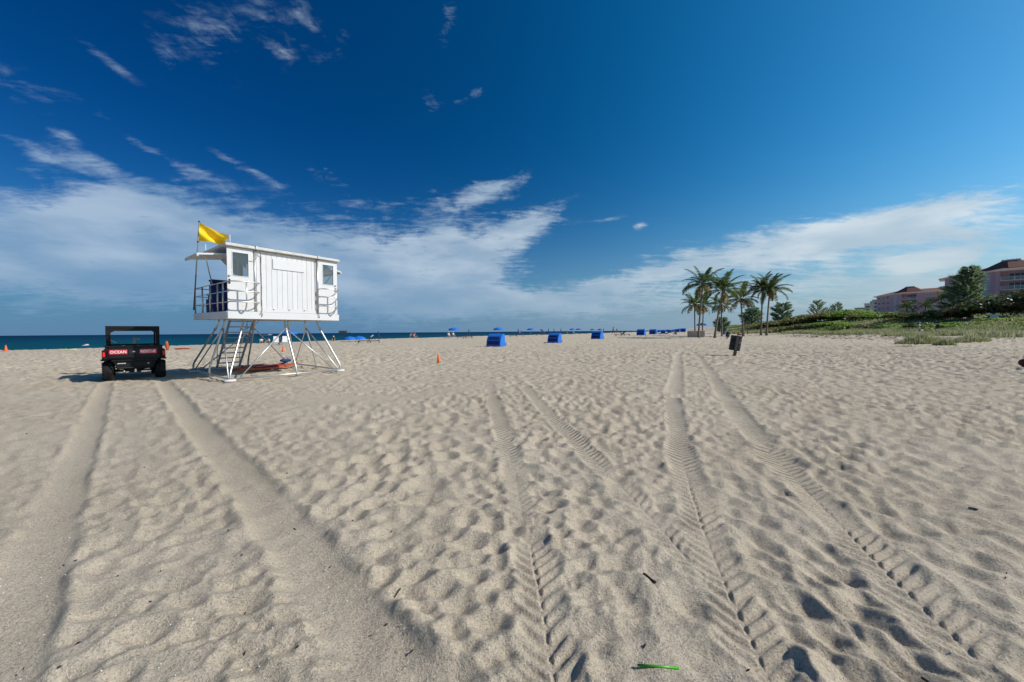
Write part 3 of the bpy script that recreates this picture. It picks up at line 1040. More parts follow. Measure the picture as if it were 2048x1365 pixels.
for i in range(nu + 1):
    u = i / nu
    for j in range(nv + 1):
        v = j / nv
        base = top * (1.0 - 0.205 * v)
        # cloth streams along +x of the tower and sags towards its fly
        px_ = 0.86 * u
        sag = -0.36 * u ** 0.9 * (1 - v) - 0.05 * u * v + 0.05 * math.sin(PI * u) * v
        py_ = 0.10 * math.sin(5.2 * u - 2.6 * v) * u ** 0.5 + 0.07 * math.sin(12 * u + 5 * v) * u ** 1.2 + 0.05 * math.sin(8 * v - 6 * u) + 0.06 * u * (v - 0.5)
        vs.append(base + Vector((px_ * (1 + 0.05 * math.sin(9 * v) * u), py_, sag)))
for i in range(nu):
    for j in range(nv):
        a = i * (nv + 1) + j
        fs.append((a, a + 1, a + nv + 2, a + nv + 1))
mb.add(vs, fs, True)
part('flag_cloth', mb, FLAGM, flag)

# ------------------------------------------------------------------ blue chair on the seaward porch
NAVY = pmat('navy_canvas', (0.012, 0.030, 0.16), 0.8, var=0.15, vscale=8)
BLACKC = pmat('black_canvas', (0.012, 0.012, 0.02), 0.85)
chair = thing('guard_chair', 'tall navy canvas guard chair on the tower porch behind the railing', 'chair', TOWM @ Vector((0.62, 3.15, 2.365)), TW_A)
mb = MB()
mb.prism([(-0.55, 0), (-0.38, 0), (-0.15, 1.28), (-0.22, 1.30)], 0.78, Matrix(((0, 0, 1, -0.36), (1, 0, 0, 0), (0, 1, 0, 0), (0, 0, 0, 1))))
part('back_canvas', mb, NAVY, chair)
mb = MB(); mb.rbox((0.03, 0.02, 0.50), (0.72, 0.56, 0.10), 0.02)
part('seat', mb, NAVY, chair)
mb = MB(); mb.rbox((0.03, -0.18, 1.27), (0.80, 0.34, 0.07), 0.015)
part('headrest', mb, NAVY, chair)
mb = MB(); mb.rbox((0.03, -0.21, 0.85), (0.62, 0.05, 0.66), 0.015, (R(10), 0, 0))
part('back_cushion', mb, BLACKC, chair)
for xx in (-0.36, 0.42):
    mb = MB()
    mb.rbox((xx, 0.05, 0.28), (0.05, 0.60, 0.56), 0.01)
    mb.rbox((xx, 0.02, 0.74), (0.06, 0.60, 0.06), 0.01)
    part('side_panel', mb, NAVY, chair)
for (xx, yy) in ((-0.30, 0.28), (0.36, 0.28)):
    mb = MB(); mb.box((xx, yy, 0.36), (0.045, 0.045, 0.72))
    part('leg', mb, BLACKC, chair)

# ------------------------------------------------------------------ rescue boards under the tower
ORANGE = pmat('orange_rescue_plastic', (0.46, 0.085, 0.025), 0.5, var=0.1, vscale=6)
RED = pmat('red_plastic', (0.50, 0.02, 0.015), 0.45)
def board_mesh(L, W, T, mat, name):
    mb = MB()
    n, m = 22, 10
    vs, fs = [], []
    for i in range(n + 1):
        u = i / n
        wd = W / 2 * (max(1e-3, math.sin(PI * min(max(u, 0.004), 0.996)) ** 0.42)) * (0.86 + 0.14 * math.sin(PI * u))
        rk = 0.10 * (2 * u - 1) ** 4 * (1.4 if u > 0.5 else 0.5)
        th = T / 2 * max(0.12, math.sin(PI * min(max(u, 0.01), 0.99)) ** 0.5)
        for k in range(m):
            an = 2 * PI * k / m
            vs.append(((u - 0.5) * L, wd * math.copysign(abs(math.cos(an)) ** 0.7, math.cos(an)), rk + T / 2 + th * math.copysign(abs(math.sin(an)) ** 0.7, math.sin(an))))
    for i in range(n):
        for k in range(m):
            fs.append((i * m + k, (i + 1) * m + k, (i + 1) * m + (k + 1) % m, i * m + (k + 1) % m))
    fs.append(tuple(range(m))); fs.append(tuple(n * m + k for k in range(m - 1, -1, -1)))
    mb.add(vs, fs, True)
    return mb
for (lx, ly, rz, lab) in ((2.15, 4.2, 14, 'orange rescue board on the sand under the tower, the one nearer the sea'), (2.35, 3.3, 19, 'orange rescue board on the sand under the tower, the one nearer the boarded wall')):
    q = TOWM @ Vector((lx, ly, 0))
    rb = thing('rescue_board', lab, 'rescue board', (q.x, q.y, G(q.x, q.y) + 0.02), TW_A + R(rz), 'rescue boards under the tower')
    part('hull', board_mesh(2.9, 0.54, 0.12, ORANGE, 'hull'), ORANGE, rb)
    mb = MB(); mb.rbox((-0.15, 0, 0.165), (1.1, 0.34, 0.02), 0.008)
    part('deck_pad', mb, RED, rb)
    for s_ in (-1, 1):
        mb = MB(); mb.tube([(-0.5, s_ * 0.25, 0.10), (-0.35, s_ * 0.28, 0.15), (0.1, s_ * 0.28, 0.15), (0.25, s_ * 0.25, 0.10)], 0.014, 6)
        part('grab_handle', mb, BLACKC, rb)
q = TOWM @ Vector((3.35, 4.25, 0))
BLUEC = pmat('blue_fabric', (0.015, 0.05, 0.20), 0.8, var=0.2, vscale=9)
bag = thing('swim_fin_bag', 'navy bag lying at the tip of the orange boards under the tower', 'bag', (q.x, q.y, G(q.x, q.y) + 0.17), TW_A)
mb = MB(); mb.ell((0, 0, 0.13), (0.26, 0.15, 0.09), 12, 7); part('bag_body', mb, BLUEC, bag)
mb = MB(); mb.tube([(-0.12, 0, 0.17), (-0.07, 0, 0.27), (0.07, 0, 0.27), (0.12, 0, 0.17)], 0.012, 6); part('handle', mb, BLACKC, bag)
# ================================================================== rescue buggy
BLK = pmat('black_plastic', (0.006, 0.0065, 0.008), 0.5, spec=0.3, var=0.15, vscale=5, dirt=((0.06, 0.055, 0.045), 0.16, 3.0))
BLK2 = pmat('matt_black_steel', (0.006, 0.006, 0.0065), 0.55, 0.0, spec=0.3, dirt=((0.06, 0.05, 0.04), 0.18, 5.0))
GREY = pmat('charcoal_panel', (0.018, 0.018, 0.02), 0.6, spec=0.3)
TYRE = pmat('tyre_rubber', (0.010, 0.010, 0.0105), 0.75, spec=0.4, dirt=((0.11, 0.095, 0.08), 0.35, 6.0))
RIM = pmat('black_rim', (0.03, 0.03, 0.033), 0.4, 0.6)
SIGNRED = pmat('red_sign', (0.55, 0.012, 0.035), 0.45)
LETTER = pmat('white_lettering', (0.82, 0.82, 0.82), 0.5)
LAMP = pmat('red_lamp_lens', (0.75, 0.02, 0.02), 0.25)
STEEL = pmat('bright_steel', (0.65, 0.64, 0.62), 0.3, 0.8)
PALE = pmat('pale_label', (0.45, 0.45, 0.45), 0.5)
BU_A = R(47.4)
bug = thing('rescue_buggy', 'black open rescue buggy with red OCEAN RESCUE signs on its tailgate', 'buggy', (-13.75, 13.1, G(-13.75, 13.1) - 0.02), BU_A)

def add(name, mat, fn, parent=bug, **kw):
    mb = MB(); fn(mb)
    return part(name, mb, mat, parent, **kw)

# cargo bed
add('cargo_bed', BLK, lambda m: (m.rbox((0, 0.05, 0.80), (1.30, 1.10, 0.06), 0.01),
    m.rbox((-0.67, 0.05, 1.0), (0.07, 1.12, 0.42), 0.02), m.rbox((0.67, 0.05, 1.0), (0.07, 1.12, 0.42), 0.02),
    m.rbox((0, 0.60, 1.0), (1.28, 0.06, 0.44), 0.02),
    m.rbox((-0.67, 0.05, 1.215), (0.11, 1.16, 0.05), 0.015), m.rbox((0.67, 0.05, 1.215), (0.11, 1.16, 0.05), 0.015)))
tg = add('tailgate', BLK, lambda m: (m.rbox((0, -0.49, 0.985), (1.26, 0.07, 0.36), 0.02), m.rbox((0, -0.475, 1.19), (1.30, 0.10, 0.07), 0.025),
    m.rbox((0, -0.52, 0.84), (1.22, 0.05, 0.06), 0.015)))
add('latch_recess', GREY, lambda m: (m.rbox((-0.02, -0.535, 1.01), (0.26, 0.02, 0.14), 0.01),), tg)
add('badge', PALE, lambda m: (m.rbox((-0.02, -0.55, 1.02), (0.07, 0.008, 0.03), 0.003),), tg)
def sign(x0, x1, text):
    p = add('sign_panel', SIGNRED, lambda m: m.rbox(((x0 + x1) / 2, -0.532, 1.02), (x1 - x0, 0.012, 0.16), 0.004), tg)
    cu = bpy.data.curves.new(text.lower() + '_letters', 'FONT')
    cu.body = text
    cu.size = 0.145
    cu.offset = 0.0022
    cu.space_character = 1.08
    cu.extrude = 0.002
    cu.align_x, cu.align_y = 'CENTER', 'CENTER'
    tmp = bpy.data.objects.new('tmp', cu)
    COL.objects.link(tmp)
    me = bpy.data.meshes.new_from_object(tmp.evaluated_get(bpy.context.evaluated_depsgraph_get()))
    bpy.data.objects.remove(tmp)
    xs = [v.co.x for v in me.vertices]; ys = [v.co.y for v in me.vertices]
    wd, ht = max(xs) - min(xs), max(ys) - min(ys)
    cx, cy = (max(xs) + min(xs)) / 2, (max(ys) + min(ys)) / 2
    for v in me.vertices:
        a, b, c = v.co
        v.co = Vector(((a - cx) / wd * (x1 - x0) * 0.86 + (x0 + x1) / 2, -0.5415 - c, (b - cy) / ht * 0.098 + 1.022))
    me.materials.clear(); me.materials.append(LETTER)
    me.name = 'lettering'
    link('lettering', me, p)
sign(-0.62, -0.18, 'OCEAN')
sign(0.11, 0.55, 'RESCUE')
for s_ in (-1, 1):
    add('tail_lamp', LAMP, lambda m: m.rbox((s_ * 0.735, -0.555, 0.945), (0.060, 0.04, 0.16), 0.012))
    add('rear_fender', BLK, lambda m: (m.rbox((s_ * 0.715, -0.12, 0.93), (0.13, 0.86, 0.36), 0.04), m.rbox((s_ * 0.74, -0.1, 0.745), (0.16, 0.80, 0.05), 0.02)))
    add('front_fender', BLK, lambda m: m.rbox((s_ * 0.66, 2.02, 0.82), (0.26, 0.95, 0.16), 0.06))
# lower rear: bumper, frame, exhaust, hitch
add('rear_bumper', BLK2, lambda m: (m.rbox((0, -0.42, 0.72), (1.15, 0.10, 0.10), 0.03), m.rbox((0, -0.30, 0.55), (0.95, 0.20, 0.26), 0.03),
    m.tube([(-0.5, -0.46, 0.68), (-0.42, -0.48, 0.45), (0.42, -0.48, 0.45), (0.5, -0.46, 0.68)], 0.025, 8)))
add('rear_label', PALE, lambda m: m.rbox((-0.33, -0.408, 0.61), (0.21, 0.012, 0.035), 0.004))
add('reflector', PALE, lambda m: m.lathe([(0.001, 0), (0.025, 0.002), (0.028, 0.02)], (0.33, -0.42, 0.59), 10, Euler((R(90), 0, 0)).to_matrix()))
add('axle', BLK2, lambda m: (m.tube([(-0.55, 0, 0.34), (0.55, 0, 0.34)], 0.05, 8), m.rbox((0, 0, 0.40), (0.4, 0.4, 0.28), 0.05)))
add('exhaust', STEEL, lambda m: (m.tube([(0.28, -0.40, 0.44), (0.42, -0.44, 0.45)], 0.028, 10), m.tube([(0.22, -0.38, 0.38), (0.36, -0.44, 0.39)], 0.024, 10)))
add('suspension_link', STEEL, lambda m: (m.tube([(-0.42, -0.25, 0.40), (-0.28, -0.30, 0.41)], 0.022, 8), m.tube([(-0.30, -0.30, 0.34), (-0.24, -0.28, 0.30)], 0.026, 8)))
add('tow_hitch', STEEL, lambda m: (m.rbox((0, -0.52, 0.33), (0.06, 0.20, 0.05), 0.008), m.ell((0, -0.58, 0.385), (0.028, 0.028, 0.03), 10, 6)))
add('chassis', BLK2, lambda m: (m.rbox((0, 1.0, 0.42), (0.9, 2.3, 0.16), 0.04), m.rbox((0, 1.3, 0.60), (1.36, 0.9, 0.08), 0.02)))
# cab: tub, seats, dash, bonnet
add('cab_tub', BLK, lambda m: (m.rbox((-0.69, 1.15, 0.72), (0.07, 1.0, 0.34), 0.03), m.rbox((0.69, 1.15, 0.72), (0.07, 1.0, 0.34), 0.03), m.rbox((0, 0.72, 0.85), (1.35, 0.08, 0.5), 0.03)))
add('bonnet', BLK, lambda m: m.prism([(1.70, 0.62), (2.55, 0.62), (2.52, 0.86), (2.3, 0.98), (1.72, 1.06)], 1.12, Matrix(((0, 0, 1, -0.56), (1, 0, 0, 0), (0, 1, 0, 0), (0, 0, 0, 1)))))
add('dashboard', GREY, lambda m: m.rbox((0, 1.70, 1.02), (1.24, 0.18, 0.18), 0.05))
add('front_bumper', BLK2, lambda m: (m.rbox((0, 2.62, 0.60), (1.0, 0.10, 0.22), 0.04), m.tube([(-0.45, 2.66, 0.55), (-0.40, 2.72, 0.85), (0.40, 2.72, 0.85), (0.45, 2.66, 0.55)], 0.022, 8)))
for xx in (-0.36, 0.36):
    st = add('seat', GREY, lambda m: m.rbox((xx, 1.05, 0.86), (0.54, 0.50, 0.14), 0.05))
    add('seat_back', GREY, lambda m: m.rbox((xx, 0.84, 1.00), (0.54, 0.12, 0.40), 0.05, (R(-8), 0, 0)), st)
sw = add('steering_wheel', BLK2, lambda m: m.tube([Vector((-0.36 + 0.17 * math.cos(2 * PI * k / 20), 1.46 + 0.06 * math.sin(2 * PI * k / 20), 1.03 + 0.14 * math.sin(2 * PI * k / 20))) for k in range(21)], 0.016, 8))
# equipment rack seen through the cab: a pale folded bracket on the dash
add('dash_bracket', PALE, lambda m: (m.rbox((0.02, 1.74, 1.30), (0.10, 0.04, 0.40), 0.01, (0, R(12), 0)), m.rbox((0.12, 1.74, 1.45), (0.16, 0.04, 0.06), 0.01, (0, R(28), 0))))
add('windscreen_rail', STEEL, lambda m: m.tube([(-0.60, 1.80, 1.42), (-0.20, 1.86, 1.17)], 0.014, 6))
# roll cage and roof
def cage(m):
    for s_ in (-1, 1):
        m.rbox((s_ * 0.645, 0.70, 1.45), (0.10, 0.085, 0.70), 0.02)
        m.tube([(s_ * 0.62, 1.82, 1.82), (s_ * 0.62, 2.25, 1.05)], 0.028, 8)
        m.tube([(s_ * 0.62, 0.72, 1.80), (s_ * 0.62, 1.82, 1.83)], 0.028, 8)
    m.tube([(-0.62, 1.84, 1.82), (0.62, 1.84, 1.82)], 0.026, 8)
    m.tube([(-0.62, 0.70, 1.25), (0.62, 0.70, 1.25)], 0.026, 8)
add('roll_cage', BLK2, cage)
def cageplate(m):
    # deep rear header with cut corners
    m.prism([(-0.70, 1.94), (-0.70, 1.60), (-0.60, 1.60), (-0.59, 1.68), (-0.48, 1.755), (0.48, 1.755), (0.59, 1.68), (0.60, 1.60), (0.70, 1.60), (0.70, 1.94)], 0.10,
            Matrix(((1, 0, 0, 0), (0, 0, 1, 0.62), (0, 1, 0, 0), (0, 0, 0, 1))))
add('rear_header', BLK2, cageplate)
add('roof_panel', BLK, lambda m: (m.rbox((0, 1.28, 1.87), (1.30, 1.35, 0.05), 0.02), m.rbox((-0.33, 1.28, 1.905), (0.34, 1.25, 0.05), 0.02), m.rbox((0.33, 1.28, 1.905), (0.34, 1.25, 0.05), 0.02), m.rbox((0, 1.28, 1.90), (0.22, 1.25, 0.04), 0.015)))
for xx in (-0.27, 0.09, 0.42):
    add('tie_hook', LAMP, lambda m: m.rbox((xx, -0.40, 1.235), (0.06, 0.03, 0.012), 0.004))

# wheels with chunky treads
def tyre_mesh(wd):
    mb = MB()
    h = wd / 2
    prof = [(0.17, -h * 0.85), (0.24, -h), (0.285, -h * 0.97), (0.312, -h * 0.72), (0.318, 0), (0.312, h * 0.72), (0.285, h * 0.97), (0.24, h), (0.17, h * 0.85)]
    My = Euler((0, R(90), 0)).to_matrix()
    mb.lathe(prof, (0, 0, 0), 36, My)
    for k in range(26):
        for s_ in (-1, 1):
            an = 2 * PI * (k + (0.5 if s_ > 0 else 0)) / 26
            M = Euler((an, 0, 0)).to_matrix()
            mb.rbox(M @ Vector((s_ * h * 0.42, 0, 0.324)), (h * 0.92, 0.034, 0.034), 0.008, M @ Euler((0, s_ * R(8), s_ * R(24))).to_matrix())
            mb.rbox(M @ Vector((s_ * h * 0.94, 0, 0.285)), (0.026, 0.032, 0.06), 0.006, M @ Euler((0, s_ * R(25), 0)).to_matrix())
    return mb.mesh('tyre', TYRE)
def rim_mesh(wd):
    mb = MB()
    h = wd / 2
    My = Euler((0, R(90), 0)).to_matrix()
    mb.lathe([(0.001, h * 0.35), (0.06, h * 0.4), (0.07, h * 0.25), (0.15, h * 0.35), (0.172, h * 0.84), (0.180, h * 0.84), (0.176, -h * 0.8), (0.15, -h * 0.7), (0.001, -h * 0.6)], (0, 0, 0), 20, My)
    return mb.mesh('rim', RIM)
tm, rm = tyre_mesh(0.27), rim_mesh(0.27)
for (xx, yy, yaw) in ((-0.655, 0, 0), (0.655, 0, 0), (-0.64, 2.02, 0), (0.64, 2.02, 0)):
    wh = link('wheel', tm, bug, (xx, yy, 0.338))
    wh.rotation_euler = (random.uniform(0, 1), 0, 0 if xx > 0 else PI)
    link('rim', rm, wh)
# aerial at the roof corner
add('aerial', BLK2, lambda m: m.tube([(-0.66, 0.74, 1.2), (-0.69, 0.70, 1.9)], 0.012, 6))
# ================================================================== palms
TRUNKP = pmat('palm_trunk', (0.20, 0.155, 0.115), 0.9, var=0.3, vscale=5, bump=(9, 0.5, 0.03))
FROND = leafmat('palm_leaf', (0.040, 0.072, 0.018), (0.105, 0.138, 0.040), None, 0.45, trans=0.22)
FRONDY = leafmat('yellow_palm_leaf', (0.15, 0.115, 0.035), (0.24, 0.18, 0.06), None, 0.6, trans=0.25)

def frond_mesh(L, droop, mat, seed, ragged=0.1):
    """one feather leaf: base at the origin, reaching along +x, drooping in -z"""
    rng = random.Random(seed)
    mb = MB()
    n = 16
    pts = []
    an = 0.0
    p = Vector((0, 0, 0))
    for i in range(n + 1):
        pts.append(p.copy())
        u = i / n
        an = -droop * u ** 1.5
        p = p + Vector((math.cos(an), 0, math.sin(an))) * (L / n)
    mb.tube(pts, [0.045 * (1 - 0.85 * i / n) for i in range(n + 1)], 4)
    m = 60
    for k in range(m):
        u = 0.14 + 0.86 * (k + rng.random() * 0.5) / m
        f = u * n
        i = min(int(f), n - 1)
        q = pts[i].lerp(pts[i + 1], f - i)
        t = (pts[i + 1] - pts[i]).normalized()
        ln = (0.30 + 0.95 * math.sin(PI * (0.12 + 0.83 * u)) ** 0.8) * L * 0.21 * rng.uniform(0.8, 1.1)
        for s_ in (-1, 1):
            if rng.random() < ragged:
                continue
            side = Vector((0, s_, 0))
            up = Vector((-t.z, 0, t.x))
            d1 = (side * 0.80 + t * 0.55 + up * rng.uniform(-0.10, 0.20)).normalized()
            d2 = (side * 0.55 + t * 0.50 - Vector((0, 0, 1)) * rng.uniform(0.25, 0.85)).normalized()
            wv = t * 0.046
            a = q
            b = q + d1 * ln * 0.5
            c = b + d2 * ln * 0.55
            mb.add([a - wv, a + wv, b + wv * 0.9, b - wv * 0.9, c], [(0, 1, 2, 3), (3, 2, 4)])
    return mb.mesh('frond', mat)

FR = [frond_mesh(1.0 * L_, dr, FROND, 10 + i, 0.05 + 0.04 * (i % 3)) for i, (L_, dr) in enumerate(((4.6, 0.6), (4.9, 0.85), (4.5, 1.1), (4.7, 1.35), (4.3, 1.6)))]
FRY = [frond_mesh(3.8, 1.0, FRONDY, 60, 0.2), frond_mesh(4.1, 1.3, FRONDY, 61, 0.3)]
NUT = pmat('coconut', (0.13, 0.12, 0.03), 0.6)
BOOT = pmat('frond_fibre', (0.16, 0.10, 0.05), 0.95)

def palm(px, depth, hgt, lean, label, size=1.0, seed=0, nfr=24, dry=4, nuts=5, curve=0.3, wind=0.0):
    rng = random.Random(seed)
    x, y = PD(px, depth)
    z0 = G(x, y)
    t = thing('palm_tree', label, 'palm tree', (x, y, z0), 0, 'coconut palms at the edge of the beach')
    pts, rs = [], []
    n = 14
    for i in range(n + 1):
        u = i / n
        pts.append(Vector((lean[0] * (u ** (1 + curve)), lean[1] * (u ** (1 + curve)), -0.25 + (hgt + 0.25) * u)))
        rs.append((0.19 + 0.14 * math.exp(-u * 14) - 0.055 * u) * (0.8 + 0.2 * size) * 1.06 * (1 + 0.05 * (i % 2)))
    mb = MB(); mb.tube(pts, rs, 9)
    tr = part('trunk', mb, TRUNKP, t)
    top = pts[-1]
    mb = MB(); mb.lathe([(0.15, -0.7), (0.26, -0.3), (0.32, 0.0), (0.22, 0.35), (0.05, 0.6)], top, 9)
    part('crown_shaft', mb, BOOT, t)
    for k in range(nuts):
        a = rng.uniform(0, 2 * PI)
        mb = MB(); mb.ell(top + Vector((0.34 * math.cos(a), 0.34 * math.sin(a), -0.15 + rng.uniform(-.25, .1))), (0.13, 0.13, 0.17), 7, 5)
        part('coconut', mb, NUT, t)
    ga = 2.399963
    for k in range(nfr + dry):
        isdry = k >= nfr
        u = k / nfr if not isdry else 1.0
        az_ = k * ga + rng.uniform(-0.25, 0.25)
        elv = R(84) - R(100) * (u ** 0.9) + rng.uniform(-0.1, 0.1)
        if isdry:
            elv = R(-22 + rng.uniform(-22, 12))
        me = rng.choice(FRY) if isdry else FR[min(4, int(u * 3.2 + rng.random() * 1.7))]
        o = link('frond', me, t, top + Vector((0.12 * math.cos(az_), 0.12 * math.sin(az_), 0.1)))
        # wind bends the leaves a little towards +x
        o.rotation_euler = Euler((rng.uniform(-0.35, 0.35), -elv, az_ - wind * math.sin(az_) * 0.35), 'XYZ')
        sc_ = size * rng.uniform(0.85, 1.08)
        o.scale = (sc_, sc_, sc_)
    return t

palm(1397, 80, 11.7, (0.9, 0), 'tallest coconut palm, its trunk rising in front of the low concrete wall', 1.0, 1, 20, 2, 6)
palm(1429.5, 74, 9.7, (1.9, 0.4), 'coconut palm with a trunk leaning right, just right of the low concrete wall', 1.0, 2, 20, 2, 5)
palm(1390, 104, 8.9, (-0.2, 0), 'short palm with yellowing fronds standing behind the low concrete wall', 0.95, 3, 17, 6, 3)
palm(1405, 112, 9.2, (0.2, 0), 'slim palm half hidden behind the tallest palm, beyond the blue parasol', 0.9, 9, 15, 6, 0)
palm(1444, 97, 8.2, (-0.3, 0), 'small palm with yellow lower fronds behind the teal bin', 0.82, 4, 15, 7, 0)
palm(1486.5, 88, 8.9, (-0.7, 0), 'coconut palm with the group of people sitting at its foot', 0.98, 5, 19, 4, 4)
palm(1522, 89, 11.4, (0.3, 0), 'left one of the twin coconut palms at the dune edge', 0.97, 6, 17, 2, 5)
palm(1533, 87, 11.0, (0.9, 0.3), 'right one of the twin coconut palms at the dune edge', 1.05, 7, 20, 2, 5)

# ================================================================== casuarinas
BARK = pmat('casuarina_bark', (0.10, 0.08, 0.065), 0.95, var=0.3, vscale=7)
NEEDLE = leafmat('casuarina_needles', (0.105, 0.155, 0.075), (0.230, 0.300, 0.160), None, 0.6, trans=0.35)

def casuarina(px, depth, hgt, wid, label, seed, density=1.0, spray=1.0, lean=0.0, up=0.9, low=0.12, shape=0.55, cone=False):
    rng = random.Random(seed)
    x, y = PD(px, depth)
    z0 = G(x, y)
    t = thing('casuarina_tree', label, 'tree', (x, y, z0 - 0.1), 0, 'feathery casuarinas on the dune')
    tk = MB()
    n = 8
    tp = [Vector((lean * (i / n) ** 1.6, 0.1 * math.sin(i * 1.7), hgt * 0.96 * i / n)) for i in range(n + 1)]
    tk.tube(tp, [max(0.03, 0.022 * hgt * (1 - i / n) ** 0.8) for i in range(n + 1)], 7)
    part('trunk', tk, BARK, t)
    lm, fo = MB(), MB()
    nb = int(44 * density)
    for k in range(nb):
        u = low + (1 - low) * (k + rng.random()) / nb
        f = u * n
        i = min(int(f), n - 1)
        base = tp[i].lerp(tp[i + 1], f - i)
        a = k * 2.4 + rng.uniform(-.4, .4)
        rr = wid / 2 * (math.sin(PI * min(1, 0.22 + 0.78 * (1 - u))) ** shape) * rng.uniform(0.62, 1.12) * (1.12 - u * 0.75)
        if cone:
            rr = wid / 2 * (1.02 - u) ** 0.62 * rng.uniform(0.55, 1.1)
        rise = rr * up * rng.uniform(0.5, 1.1)
        tip = base + Vector((math.cos(a) * rr, math.sin(a) * rr, rise))
        mid = base.lerp(tip, 0.5) - Vector((0, 0, 0.06 * rr))
        lm.tube([base, mid, tip], [0.05 + 0.006 * hgt * (1 - u), 0.03, 0.012], 4, False)
        ns = int((34 + 20 * rr) * density ** 0.3)
        for s_ in range(ns):
            v = rng.uniform(0.12, 1.06) ** 0.7
            p = (base.lerp(mid, v * 2) if v < 0.5 else mid.lerp(tip, v * 2 - 1)) + Vector((rng.gauss(0, 0.09), rng.gauss(0, 0.09), rng.gauss(0, 0.08))) * (0.4 + rr * 0.16)
            d_ = Vector((math.cos(a) * 1.0 + rng.gauss(0, 0.45), math.sin(a) * 1.0 + rng.gauss(0, 0.45), 0.85 * up + rng.gauss(0, 0.40))).normalized()
            ln = rng.uniform(0.35, 0.85) * spray
            sd_ = d_.cross(Vector((rng.gauss(0, 1), rng.gauss(0, 1), rng.gauss(0, 1)))).normalized() * 0.045 * spray
            e = p + d_ * ln * 0.6
            e2 = p + d_ * ln - Vector((0, 0, 0.14 * ln))
            fo.add([p - sd_ * 0.5, p + sd_ * 0.5, e + sd_, e - sd_, e2], [(0, 1, 2, 3), (3, 2, 4)])
    part('limbs', lm, BARK, t)
    part('crown', fo, NEEDLE, t)
    return t

casuarina(1922, 74, 10.9, 8.6, 'large feathery casuarina in front of the pink apartment blocks', 101, 2.4, 1.15, 1.6, 0.55, 0.03, 0.75, True)
casuarina(1443, 130, 5.6, 6.6, 'dark casuarina filling the gap behind the small yellow palm', 102, 1.4, 1.2, 0.0, 0.5, 0.06, 0.5)
casuarina(1503, 138, 7.2, 10.0, 'dark casuarina behind the palm with the seated group', 103, 1.7, 1.3, 0.3, 0.55, 0.05, 0.5)
casuarina(1562, 128, 7.6, 8.6, 'dark casuarina with wispy branches right of the twin palms', 104, 1.5, 1.3, 0.6, 0.6, 0.08, 0.5)
casuarina(1632, 150, 9.2, 7.2, 'young casuarina with upswept branches, leftmost of the three on the skyline', 105, 0.75, 1.35, 0.5, 1.0, 0.25, 0.4)
casuarina(1655, 155, 6.7, 4.8, 'smallest young casuarina, middle of the three on the skyline', 106, 0.6, 1.2, 0.1, 1.0, 0.25, 0.4)
casuarina(1673, 150, 8.3, 5.0, 'young casuarina with upswept branches, rightmost of the three on the skyline', 107, 0.7, 1.35, 0.3, 1.2, 0.25, 0.4)

# ================================================================== sea grapes and other dune shrubs
GRAPE = leafmat('sea_grape_leaf', (0.135, 0.175, 0.045), (0.265, 0.285, 0.090), (0.36, 0.25, 0.13), 0.5, 0.5, 0.30)
GRAPED = leafmat('dark_sea_grape_leaf', (0.045, 0.075, 0.022), (0.140, 0.170, 0.060), (0.21, 0.16, 0.09), 0.42, 0.5, 0.25)
GREENB = leafmat('bright_dune_leaf', (0.140, 0.240, 0.036), (0.260, 0.360, 0.070), None, 0.5, 0.4, 0.25)
OLIVE = leafmat('olive_dune_leaf', (0.105, 0.130, 0.050), (0.210, 0.220, 0.100), None, 0.6, 0.4, 0.2)
STEM = pmat('shrub_stem', (0.13, 0.10, 0.075), 0.9, var=0.2)

def leaf_cloud(mb, rng, lumps, count, size):
    """leaf quads through a shell of overlapping lumps"""
    tot = sum(r[0] * r[1] for _, r in lumps)
    for (c, r) in lumps:
        k = int(count * r[0] * r[1] / tot)
        for _ in range(k):
            d_ = Vector((rng.gauss(0, 1), rng.gauss(0, 1), abs(rng.gauss(0, 1)) * 1.1 - 0.25)).normalized()
            q = rng.uniform(0.72, 1.05) ** 0.6
            bump_ = 1 + 0.16 * math.sin(d_.x * 7 + c.x * 3) * math.sin(d_.y * 6 + c.y * 2) + 0.1 * math.sin(d_.z * 11)
            p = c + Vector((d_.x * r[0], d_.y * r[1], d_.z * r[2])) * q * bump_
            nrm = (d_ + Vector((rng.gauss(0.25, .55), rng.gauss(0, .55), rng.gauss(0.65, .45)))).normalized()
            u = nrm.cross(Vector((rng.gauss(0, 1), rng.gauss(0, 1), rng.gauss(0, 1)))).normalized()
            v = nrm.cross(u)
            s_ = size * rng.uniform(0.6, 1.25)
            mb.add([p - u * s_ - v * s_ * 0.5, p - u * s_ * 0.3 - v * s_, p + u * s_ - v * s_ * 0.5, p + u * s_ * 0.9 + v * s_ * 0.6, p + v * s_ * 0.95, p - u * s_ * 0.9 + v * s_ * 0.5], [(0, 1, 2, 3, 4, 5)])

